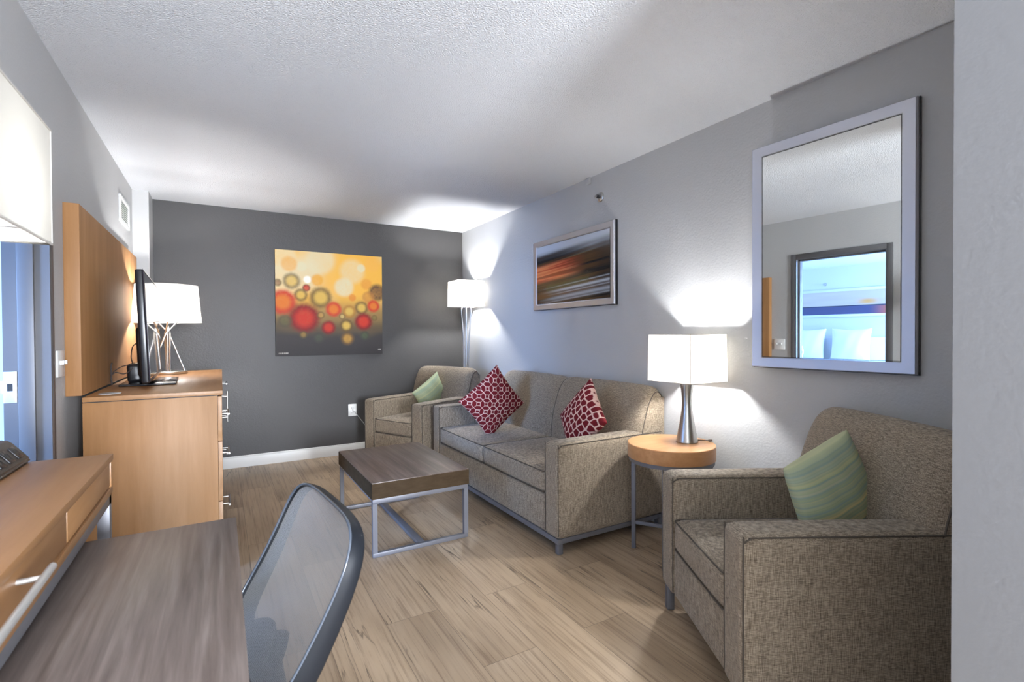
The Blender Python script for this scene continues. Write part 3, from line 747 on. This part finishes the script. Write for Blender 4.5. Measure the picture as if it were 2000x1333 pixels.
def spider(t, sx, z):
    bm = bmesh.new(); tube(bm, [(-sx/2+0.004, 0, z), (sx/2-0.004, 0, z)], 0.003, 6); tube(bm, [(0, -sx/2+0.004, z), (0, sx/2-0.004, z)], 0.003, 6)
    lathe(bm, [(0.012, z-0.004), (0.012, z+0.004)], 16)
    return finish('shade_fitter', bm, M['steel'], t)

def hourglass_lamp():
    t = thing('table_lamp', 'table lamp with hourglass steel base and square white shade on round side table', 'lamp', (2.25, 1.905, 0.631))
    prof = [(0.056, 0.0), (0.058, 0.003), (0.056, 0.02), (0.047, 0.07), (0.036, 0.13), (0.029, 0.18), (0.0265, 0.215), (0.028, 0.25), (0.033, 0.30), (0.041, 0.35), (0.042, 0.355), (0.02, 0.358)]
    bm = bmesh.new(); lathe(bm, prof, 56); finish('lamp_body', bm, M['steel'], t, 40)
    bm = bmesh.new(); lathe(bm, [(0.008, 0.356), (0.008, 0.40), (0.016, 0.402), (0.016, 0.435)], 20); finish('lamp_socket', bm, M['steel'], t)
    add_bulb(t, (0, 0, 0.47), LAMP*0.85)
    square_shade(t, 0.30, 0.30, 0.342, 0.602, M['shade'], 0.02)
    spider(t, 0.292, 0.585)
    bm = bmesh.new(); tube(bm, smoothpath([(0.05, -0.01, 0.006), (0.09, -0.04, 0.005), (0.115, -0.06, 0.004)]), 0.003, 6); bx(bm, 0.10, 0.122, -0.075, -0.06, 0.001, 0.012, 0.003)
    finish('cord_switch', bm, simple('brown_cord', (0.10, 0.07, 0.05), 0.5), t)
hourglass_lamp()

def floor_lamp():
    t = thing('floor_lamp', 'floor lamp with square white shade on bent steel rods in the far corner', 'lamp', (2.265, 4.835, 0))
    bm = bmesh.new(); lathe(bm, [(0.115, 0.001), (0.115, 0.016), (0.108, 0.022), (0.01, 0.024)], 48); finish('base', bm, M['steel'], t)
    for q in range(4):
        a = math.radians(20+90*q)
        pts = [(0.085*math.cos(a+PI), 0.085*math.sin(a+PI), 0.022), (0.030*math.cos(a+PI/1.2), 0.030*math.sin(a+PI/1.2), 0.55), (0.020*math.cos(a+.3), 0.020*math.sin(a+.3), 0.85), (0.042*math.cos(a), 0.042*math.sin(a), 1.20), (0.068*math.cos(a), 0.068*math.sin(a), 1.46), (0.062*math.cos(a), 0.062*math.sin(a), 1.53), (0.02*math.cos(a), 0.02*math.sin(a), 1.58)]
        tubeobj('rod', smoothpath(pts, 6), 0.0065, M['steel'], t, 10)
    bm = bmesh.new(); lathe(bm, [(0.024, 1.565), (0.024, 1.59), (0.016, 1.592), (0.016, 1.63)], 20); finish('lamp_socket', bm, M['steel'], t)
    tubeobj('pole', [(0, 0, 0.022), (0, 0, 1.566)], 0.009, M['steel'], t)
    add_bulb(t, (0, 0, 1.665), LAMP*1.5)
    square_shade(t, 0.30, 0.30, 1.545, 1.812, M['shade'], 0.03)
    spider(t, 0.29, 1.80)
floor_lamp()

def dresser_lamp():
    zt = DRZ+0.001
    t = thing('table_lamp', 'table lamp with crossed steel rods and round white drum shade on dresser', 'lamp', (-0.345, 4.50, zt))
    bm = bmesh.new(); lathe(bm, [(0.122, 0), (0.124, 0.003), (0.124, 0.019), (0.120, 0.022), (0.01, 0.022)], 56); finish('base', bm, M['steel'], t)
    for q in range(4):
        a = math.radians(10+90*q)
        pts = [(0.105*math.cos(a), 0.105*math.sin(a), 0.022), (0.018*math.cos(a+0.9), 0.018*math.sin(a+0.9), 0.30), (0.075*math.cos(a+PI), 0.075*math.sin(a+PI), 0.405)]
        pts = [Vector(pts[0]), Vector(pts[0]).lerp(Vector(pts[1]), .5), Vector(pts[1])*0.97+Vector(pts[0])*0.03, Vector(pts[1])*.97+Vector(pts[2])*.03, Vector(pts[1]).lerp(Vector(pts[2]), .5), Vector(pts[2])]
        tubeobj('rod', pts, 0.0058, M['steel'], t, 10)
    tubeobj('pole', [(0, 0, 0.02), (0, 0, 0.44)], 0.007, M['steel'], t)
    bm = bmesh.new(); lathe(bm, [(0.016, 0.435), (0.016, 0.475)], 20); finish('lamp_socket', bm, M['steel'], t)
    add_bulb(t, (0, 0, 0.51), LAMP)
    n = 56; bm = bmesh.new()
    ra, rb, z0, z1 = 0.218, 0.196, 0.385, 0.660
    A = [bm.verts.new((ra*math.cos(2*PI*k/n), ra*math.sin(2*PI*k/n), z0)) for k in range(n)]
    B = [bm.verts.new((rb*math.cos(2*PI*k/n), rb*math.sin(2*PI*k/n), z1)) for k in range(n)]
    for k in range(n): bm.faces.new((A[k], A[(k+1) % n], B[(k+1) % n], B[k]))
    sh = finish('lamp_shade', bm, M['shade'], t, 60)
    for r_, z_ in ((ra, z0), (rb, z1)): tubeobj('edge_binding', [(r_*math.cos(2*PI*k/n), r_*math.sin(2*PI*k/n), z_) for k in range(n)], 0.0025, M['trim'], sh, 6, closed=True)
    spider(t, 0.38, 0.650)

def console_lamp():
    t = thing('table_lamp', 'desk lamp with large rectangular cream shade at the left edge of the photo', 'lamp', (-0.445, 1.245, 0.901))
    bm = bmesh.new(); lathe(bm, [(0.075, 0), (0.077, 0.004), (0.075, 0.014), (0.04, 0.02), (0.014, 0.03), (0.014, 0.52)], 40); finish('lamp_body', bm, M['steel'], t, 40)
    bm = bmesh.new(); lathe(bm, [(0.018, 0.52), (0.018, 0.565)], 20); finish('lamp_socket', bm, M['steel'], t)
    add_bulb(t, (0, 0, 0.61), LAMP*0.15)
    sh = square_shade(t, 0.275, 0.315, 0.532, 0.772, M['bigshade'], 0.0)
    bm = bmesh.new(); bx(bm, -0.135, 0.135, -0.006, 0.006, 0.536, 0.541, 0.001); bx(bm, -0.006, 0.006, -0.155, 0.155, 0.536, 0.541, 0.001); finish('shade_fitter', bm, M['strike'], t)
console_lamp()

# ------------------------------------------------------------------ dresser
DRZ = 0.958
def bar_handle(parent, pts, off, r=0.005, posts=None):
    bm = bmesh.new(); tube(bm, pts, r, 10)
    for q in posts: tube(bm, q, r*0.8, 8)
    return finish('handle', bm, M['steel'], parent, 50)
def dresser():
    t = thing('dresser', 'tall maple dresser against left wall carrying the television and lamp', 'dresser', (0, 0, 0))
    x0, x1, y0, y1 = -0.553, -0.020, 2.955, 4.86
    box('carcass', (x0, x1, y0+0.003, y1-0.003, 0.0, DRZ-0.026), M['maple_v'], t, 0.001)
    box('dresser_top', (x0, 0.003, y0, y1, DRZ-0.022, DRZ), M['maple_y'], t, 0.0015)
    box('shadow_reveal', (x0+0.004, x1+0.004, y0+0.006, y1-0.006, DRZ-0.028, DRZ-0.020), M['slot'], t)
    secs = [(y0+0.004, y0+0.635), (y0+0.64, y0+1.27), (y0+1.275, y1-0.004)]
    for si, (a, b) in enumerate(secs):
        if si == 1:
            m_ = (a+b)/2
            for (q0, q1, hy) in ((a, m_-0.002, m_-0.04), (m_+0.002, b, m_+0.04)):
                dd = box('door', (x1+0.001, 0.0, q0, q1, 0.06, DRZ-0.03), M['maple_v'], t, 0.001)
                bar_handle(dd, [(0.032, hy, 0.66), (0.032, hy, 0.86)], 0, 0.005, [[(0, hy, 0.69), (0.032, hy, 0.69)], [(0, hy, 0.83), (0.032, hy, 0.83)]])
        else:
            for (z0, z1, hz) in ((0.70, DRZ-0.03, 0.765+0.04), (0.39, 0.695, 0.585), (0.06, 0.385, 0.30)):
                dd = box('drawer', (x1+0.001, 0.0, a, b, z0, z1), M['maple_y'], t, 0.001)
                hz = (z1-0.06) if si else hz
                bar_handle(dd, [(0.032, (a+b)/2-0.10, hz), (0.032, (a+b)/2+0.10, hz)], 0, 0.005, [[(0, (a+b)/2-0.07, hz), (0.032, (a+b)/2-0.07, hz)], [(0, (a+b)/2+0.07, hz), (0.032, (a+b)/2+0.07, hz)]])
    box('plinth', (x0+0.02, x1-0.02, y0+0.02, y1-0.02, 0.0, 0.055), M['slot'], t)
    bm = bmesh.new(); lathe(bm, [(0.045, 0), (0.045, 0.003), (0.04, 0.004)], 32, (-0.475, 3.10, DRZ)); finish('cable_grommet', bm, simple('grey_plastic', (0.42, 0.42, 0.42), 0.4), t)
dresser()
dresser_lamp()

# ------------------------------------------------------------------ television
def television():
    zb = DRZ+0.001
    t = thing('television', 'flat black television seen edge-on standing on the dresser', 'television', (-0.352, 3.72, zb), math.radians(2.0))
    t.rotation_euler[1] = math.radians(-2.2)
    # local: screen faces +x, width along y
    hw = 0.51; z0, z1 = 0.032, 0.632
    box('housing', (-0.026, 0.012, -hw, hw, z0, z1), M['black'], t, 0.010, 3)
    bm = bmesh.new(); bx(bm, -0.060, -0.024, -0.25, 0.25, z0+0.02, z1-0.30, 0.015, 3); finish('rear_cover', bm, M['black'], t)
    box('screen', (0.0118, 0.0128, -hw+0.018, hw-0.018, z0+0.025, z1-0.018), M['screen'], t)
    bm = bmesh.new()
    tube(bm, [(0.008, -hw+0.006, z1-0.001), (0.008, hw-0.006, z1-0.001)], 0.0022, 6); tube(bm, [(0.010, -hw-0.0, z0+0.01), (0.010, -hw-0.0, z1-0.01)], 0.0018, 6)
    finish('bezel_trim', bm, simple('gloss_bezel', (0.06, 0.05, 0.07), 0.15, 0.3), t)
    bm = bmesh.new(); bx(bm, -0.15, 0.115, -0.26, 0.26, 0.0, 0.010, 0.004, 2, Matrix.Rotation(math.radians(2.2), 4, 'Y') @ Matrix.Translation((0, 0, 0.0015))); st = finish('stand_base', bm, simple('gloss_black_base', (0.015, 0.015, 0.018), 0.08), t)
    bm = bmesh.new(); bx(bm, -0.055, -0.015, -0.09, 0.09, 0.008, 0.14, 0.012, 3); bx(bm, -0.125, -0.05, -0.10, 0.07, 0.012, 0.125, 0.02, 3); finish('stand_neck', bm, M['black'], t)
television()
def cables():
    t = thing('television_cables', 'tangle of thin dark cables behind the television', 'cable', (-0.462, 3.60, DRZ+0.001))
    cm = simple('dark_cable', (0.05, 0.035, 0.03), 0.5)
    tubeobj('cable', smoothpath([(-0.075, -0.02, 0.004), (-0.078, -0.03, 0.05), (-0.06, -0.02, 0.075), (-0.02, 0.0, 0.065), (0.015, 0.02, 0.10), (0.01, 0.0, 0.16), (0.018, 0.0, 0.22), (0.035, 0.02, 0.24)], 8), 0.0032, cm, t, 6)
    tubeobj('cable', smoothpath([(-0.08, 0.0, 0.004), (-0.08, -0.01, 0.06), (-0.045, 0.0, 0.10), (0.0, 0.02, 0.115), (0.03, 0.03, 0.115)], 8), 0.003, cm, t, 6)
    tubeobj('cable', smoothpath([(-0.075, -0.03, 0.004), (-0.08, -0.02, 0.10), (-0.076, -0.01, 0.13)], 8), 0.0045, cm, t, 6)
cables()

# ------------------------------------------------------------------ console desk
def console():
    t = thing('console_desk', 'narrow maple console desk with drawers along left wall in the foreground', 'desk', (0, 0, 0))
    xb, xf, y0, y1, zt = LX+0.016, -0.272, 0.10, 1.812, 0.90
    box('desk_top', (xb, xf, y0, y1, zt-0.018, zt), M['maple_y'], t, 0.001)
    box('desk_body', (xb, xf-0.016, y0+0.002, y1-0.002, 0.808, zt-0.019), M['maple_y'], t, 0.001)
    box('bottom_rail', (xb, xf-0.002, y0+0.002, y1-0.002, 0.789, 0.807), M['maple_y'], t, 0.001)
    box('end_panel', (xf-0.018, xf-0.003, y1-0.014, y1-0.002, 0.807, zt-0.018), M['maple_y'], t, 0.0005)
    cuts = [(1.345, 1.796), (0.70, 1.338), (0.12, 0.693)]
    for i, (a, b) in enumerate(cuts):
        dd = box('drawer', (xf-0.016, xf-0.006, a, b, 0.811, zt-0.021), M['maple_y'], t, 0.0008)
        if i:
            ya, yb, zc = b-0.243-0.38, b-0.243, 0.855; X = xf+0.026
            bm = bmesh.new(); tube(bm, [(X, ya, zc), (X, yb, zc)], 0.0062, 14)
            for yy in (ya+0.045, yb-0.045): tube(bm, [(xf-0.008, yy, zc), (X, yy, zc)], 0.0045, 10)
            finish('handle', bm, M['satin'], dd, 50)
    s = 0.028; zf = 0.788
    bm = bmesh.new()
    bx(bm, xf-0.004-s, xf-0.004, y0+0.01, y1-0.01, zf-0.026, zf, 0.001); bx(bm, xb+0.01, xb+0.01+s, y0+0.01, y1-0.01, zf-0.026, zf, 0.001)
    bx(bm, xb+0.01, xf-0.004, y1-0.01-s, y1-0.01, zf-0.026, zf, 0.001); bx(bm, xb+0.01, xf-0.004, y0+0.01, y0+0.01+s, zf-0.026, zf, 0.001)
    finish('frame_rail', bm, M['silver'], t)
    for x in (xf-0.004-s, xb+0.01):
        for y in (y0+0.01, y1-0.01-s):
            box('leg', (x, x+s, y, y+s, 0.001, zf-0.026), M['silver'], t, 0.001)
console()
def power_box():
    t = thing('desktop_power_outlet', 'black wedge shaped power outlet box on the maple console desk', 'outlet', (-0.545, 1.60, 0.901))
    bm = bmesh.new()
    prof = [(0.0, 0.0), (0.098, 0.0), (0.098, 0.010), (0.060, 0.058), (0.048, 0.064), (0.0, 0.064)]
    A = [bm.verts.new((x, 0, z)) for x, z in prof]; B = [bm.verts.new((x, 0.21, z)) for x, z in prof]
    for k in range(len(prof)): bm.faces.new((A[k], A[(k+1) % 6], B[(k+1) % 6], B[k]))
    bm.faces.new(A[::-1]); bm.faces.new(B)
    bmesh.ops.bevel(bm, geom=list(bm.edges), offset=0.004, segments=2, affect='EDGES')
    finish('casing', bm, simple('dark_brown_plastic', (0.035, 0.028, 0.024), 0.35), t)
    sl = math.atan2(0.048, 0.038)
    for yy in (0.165, 0.105, 0.045):
        mt = Matrix.Translation((0.0795, yy, 0.0345)) @ Matrix.Rotation(sl, 4, 'Y')
        sk = box('socket', (-0.018, 0.018, -0.017, 0.017, -0.001, 0.0025), M['black'], t, 0.002, mat4=mt)
        bm = bmesh.new(); bx(bm, -0.008, 0.0, -0.008, -0.005, 0.002, 0.003, mat4=mt); bx(bm, -0.008, 0.0, 0.005, 0.008, 0.002, 0.003, mat4=mt); bx(bm, 0.006, 0.010, -0.003, 0.003, 0.002, 0.003, mat4=mt)
        finish('slot', bm, M['slot'], sk)
power_box()
def writing_table():
    t = thing('writing_table', 'lower dark walnut laminate table pulled out from under the console', 'table', (0, 0, 0))
    x0, x1, y0, y1, zt = -0.50, 0.030, 0.52, 1.555, 0.74
    box('table_top', (x0, x1, y0, y1, zt-0.028, zt), M['walnut_top'], t, 0.0015)
    s = 0.03
    bm = bmesh.new(); bx(bm, x0+0.02, x1-0.02, y1-0.05, y1-0.02, zt-0.058, zt-0.029); bx(bm, x0+0.02, x1-0.02, y0+0.02, y0+0.05, zt-0.058, zt-0.029)
    finish('frame_rail', bm, M['silver'], t)
    for x in (x0+0.02, x1-0.02-s):
        for y in (y0+0.02, y1-0.02-s): box('leg', (x, x+s, y, y+s, 0.001, zt-0.058), M['silver'], t, 0.001)
writing_table()

# ------------------------------------------------------------------ office chair with mesh back
def mesh_mat():
    m, nt, b = newmat('woven_chair_mesh'); L = nt.links.new
    uv = N(nt, 'ShaderNodeUVMap'); sp = N(nt, 'ShaderNodeSeparateXYZ'); L(uv.outputs[0], sp.inputs[0])
    def wave(out, f):
        a = N(nt, 'ShaderNodeMath', operation='MULTIPLY'); a.inputs[1].default_value = f; L(out, a.inputs[0])
        s = N(nt, 'ShaderNodeMath', operation='SINE'); L(a.outputs[0], s.inputs[0]); return s.outputs[0]
    ad = N(nt, 'ShaderNodeMath', operation='ADD'); L(sp.outputs[0], ad.inputs[0]); L(sp.outputs[1], ad.inputs[1])
    w1 = wave(sp.outputs[0], 2*PI/0.0050); w2 = wave(sp.outputs[1], 2*PI/0.0054)
    pr = N(nt, 'ShaderNodeMath', operation='MULTIPLY'); L(w1, pr.inputs[0]); L(w2, pr.inputs[1])
    gt = N(nt, 'ShaderNodeMath', operation='GREATER_THAN'); gt.inputs[1].default_value = 0.25; L(pr.outputs[0], gt.inputs[0])
    b.inputs['Base Color'].default_value = (0.34, 0.345, 0.335, 1); b.inputs['Roughness'].default_value = 0.4; b.inputs['Sheen Weight'].default_value = 0.4
    tr = N(nt, 'ShaderNodeBsdfTransparent'); mx = N(nt, 'ShaderNodeMixShader')
    out = nt.nodes['Material Output']; L(gt.outputs[0], mx.inputs[0]); L(b.outputs[0], mx.inputs[1]); L(tr.outputs[0], mx.inputs[2]); L(mx.outputs[0], out.inputs[0])
    return m
def office_chair():
    X, Y, Z, yaw, rec, a, b = 0.238, 1.260, 0.833, -0.102, 0.504, 0.251, 0.198; ne = 4.83; kb = 0.016
    t = thing('office_chair', 'office chair with charcoal framed grey mesh back tucked under the dark table', 'office chair', (X-0.2, Y, 0), 0)
    org = Vector((X-0.2, Y, 0))
    f = Vector((-math.cos(yaw), math.sin(yaw), 0)); w_ = Vector((math.sin(yaw), math.cos(yaw), 0)); up = Vector((0, 0, 1))
    T_ = math.cos(rec)*up-math.sin(rec)*f; Nn = math.cos(rec)*f+math.sin(rec)*up
    def P(s, tt, off=0.0):
        s = s*(1+0.034*tt/b); fwd = 0.0138*(s/a)**2+kb*(tt/b)**2+off
        return Vector((X, Y, Z))+s*w_+(tt-b)*T_+fwd*Nn-org
    def out(th_, k=1.0):
        c, s = math.cos(th_), math.sin(th_)
        return (a*k*math.copysign(abs(c)**(2/ne), c)*(1-0.027*0), b*k*math.copysign(abs(s)**(2/ne), s))
    # frame: sweep of a flattened section around the outline
    n = 120; bm = bmesh.new(); rings = []
    for i in range(n):
        th_ = 2*PI*i/n; so, to = out(th_); si, ti = out(th_, 1.0)
        L_ = math.hypot(so, to); inw = 0.024
        # right side of the frame (near side) is broader
        dp = 0.026+0.024*(1-to/b)/2
        q_ = 1/L_
        sec = [(1.0, 0.003), (1.0+0.002*q_, -0.006), (1.0+0.003*q_, -dp+0.005), (1-0.002*q_, -dp), (1-0.008*q_, -dp), (1-0.010*q_, -0.008), (1-0.008*q_, 0.001), (1-0.004*q_, 0.0045)]
        rings.append([bm.verts.new(P(so*k_, to*k_, o_)) for k_, o_ in sec])
    for i in range(n):
        A, B = rings[i], rings[(i+1) % n]; q = len(A)
        for k in range(q): bm.faces.new((A[k], A[(k+1) % q], B[(k+1) % q], B[k]))
    fr = finish('back_frame', bm, M['chairplastic'], t, 50)
    tubeobj('edge_lip', [P(*out(2*PI*i/n, 0.985), 0.004) for i in range(n)], 0.0034, simple('gloss_lip', (0.09, 0.11, 0.14), 0.18, spec=0.8), fr, 8, closed=True)
    # mesh sheet
    m_ = 44; bm = bmesh.new(); uvl = bm.loops.layers.uv.new('UVMap'); V = []
    for j in range(m_+1):
        row = []
        for i in range(m_+1):
            u, v = -1+2*i/m_, -1+2*j/m_
            # square to superellipse
            d_ = (abs(u)**ne+abs(v)**ne)**(1/ne) if (u or v) else 1; mxx = max(abs(u), abs(v)); kk = (mxx/d_ if d_ else 1)*0.972
            s, tt = u*kk*a, v*kk*b
            row.append((bm.verts.new(P(s, tt, -0.003)), (s, tt)))
        V.append(row)
    for j in range(m_):
        for i in range(m_):
            q = [V[j][i], V[j][i+1], V[j+1][i+1], V[j+1][i]]; fc = bm.faces.new([x[0] for x in q])
            for lp, x in zip(fc.loops, q): lp[uvl].uv = x[1]
    finish('back_mesh', bm, mesh_mat(), t, 180)
    # support behind, seat, column, star base
    tubeobj('back_support', smoothpath([P(0, -b*0.55, -0.03), P(0, -b*0.9, -0.05), P(0, -b*1.4, -0.03), Vector((0.02, 0, 0.41)), Vector((-0.10, 0, 0.40))], 6), 0.018, M['chairplastic'], t, 12)
    rbox_soft('seat', -0.36, 0.08, -0.23, 0.23, 0.43, 0.49, simple('black_seat_fabric', (0.02, 0.02, 0.022), 0.8), t, 0.03, (0, 0, 0.01), 8)
    bm = bmesh.new(); lathe(bm, [(0.03, 0.10), (0.03, 0.28), (0.018, 0.28), (0.018, 0.40), (0.09, 0.405), (0.09, 0.428)], 24, (-0.14, 0, 0)); finish('column', bm, M['chairplastic'], t)
    for q in range(5):
        an = 2*PI*q/5+0.3; d_ = Vector((math.cos(an), math.sin(an), 0)); o_ = Vector((-0.14, 0, 0))
        lg = tubeobj('leg', [o_+d_*0.02+Vector((0, 0, 0.12)), o_+d_*0.15+Vector((0, 0, 0.10)), o_+d_*0.28+Vector((0, 0, 0.075))], 0.02, M['chairplastic'], t, 10, radii=[0.024, 0.02, 0.014])
        bm = bmesh.new(); mt = Matrix.Translation(o_+d_*0.28+Vector((0, 0, 0.028))) @ Matrix.Rotation(an, 4, 'Z') @ Matrix.Rotation(PI/2, 4, 'X')
        q2 = bmesh.new(); lathe(q2, [(0.02, -0.02), (0.027, -0.016), (0.027, 0.016), (0.02, 0.02)], 20); bmesh.ops.transform(q2, matrix=mt, verts=q2.verts); merge(bm, q2)
        finish('caster', bm, M['black'], lg)
office_chair()

# ------------------------------------------------------------------ bedroom seen in the mirror
def bedroom():
    bd = thing('bed', 'white bed in the bedroom seen in the mirror', 'bed', (-5.08, 4.2, 0))
    box('headboard', (0, 0.07, -1.15, 0.95, 0.25, 1.17), M['white'], bd, 0.02, 3)
    rbox_soft('mattress', 0.08, 2.0, -1.0, 0.9, 0.30, 0.78, M['sheet'], bd, 0.05, (0, 0, 0.01), 10)
    box('bed_base', (0.08, 1.98, -0.98, 0.88, 0.02, 0.31), simple('grey_bed_base', (0.2, 0.2, 0.22), 0.8), bd, 0.01)
    white = lambda u, v: (0.8, 0.8, 0.82)
    for y, lab in ((3.72, 'white bed pillow nearer the doorway side in the mirror'), (4.42, 'white bed pillow farther along the headboard in the mirror')):
        o = pillow('bed_pillow', lab, (-4.84, y, 1.02), (0, 1, 0), (-0.18, 0, 1), 0.62, 0.20, white, 'bed pillows', n=40)
        o['category'] = 'pillow'
    pa = thing('wall_art_panel', 'wide horizontal landscape artwork above the bed seen in the mirror', 'picture', (-5.1, 2.7, 1.53))
    def art(u, v):
        n_ = vnoise(u*5, v*9)
        c = mixc(lin((196, 176, 156)), lin((206, 190, 180)), n_)
        c = mixc(c, lin((220, 160, 90)), smooth(.1, .0, abs(u-.35))*smooth(.35, .5, v)*(1-smooth(.55, .7, v)))
        c = mixc(c, lin((80, 80, 110)), 1-smooth(.34, .36, v)); c = mixc(c, lin((120, 110, 120)), (1-smooth(.2, .34, v))*.0)
        c = mixc(c, lin((200, 110, 70)), (1-smooth(.30, .34, v))*smooth(.15, .0, abs(u-.2))*.8)
        if abs(v-.36) < .012: c = lin((50, 50, 60))
        return c
    box('panel', (0.001, 0.03, 0, 2.4, 0, 0.50), M['white'], pa, 0.003)
    bm = grid_face(60, 60, lambda u, v: Vector((0.0312, u*2.4, 0.045+v*0.41)), art); finish('picture', bm, M['art'], pa, 0)
    s_ = thing('fire_sprinkler', 'small fire sprinkler on the bedroom wall seen in the mirror', 'sprinkler', (-5.1, 4.22, 2.13))
    bm = bmesh.new(); q = bmesh.new(); lathe(q, [(0.03, 0), (0.03, 0.004), (0.012, 0.01), (0.012, 0.05), (0.02, 0.052), (0.02, 0.056)], 20); bmesh.ops.transform(q, matrix=Matrix.Rotation(PI/2, 4, 'Y'), verts=q.verts); merge(bm, q)
    finish('body', bm, M['steel'], s_)
bedroom()

# added fill light in the form of a ceiling fitting, behind the camera
def fill_fitting():
    t = thing('fill_ceiling_light', 'added round flush fill light on the ceiling behind the camera', 'lamp', (0.35, -1.5, CH-0.09))
    bm = bmesh.new(); lathe(bm, [(0.17, 0.065), (0.175, 0.09)], 40); finish('fitting', bm, M['steel'], t)
    bm = bmesh.new(); lathe(bm, [(0.02, 0.0), (0.09, 0.012), (0.14, 0.035), (0.16, 0.064)], 40); finish('diffuser', bm, emit('fill_diffuser', (1.0, 0.93, 0.84), FILL_GLOW), t)
fill_fitting()
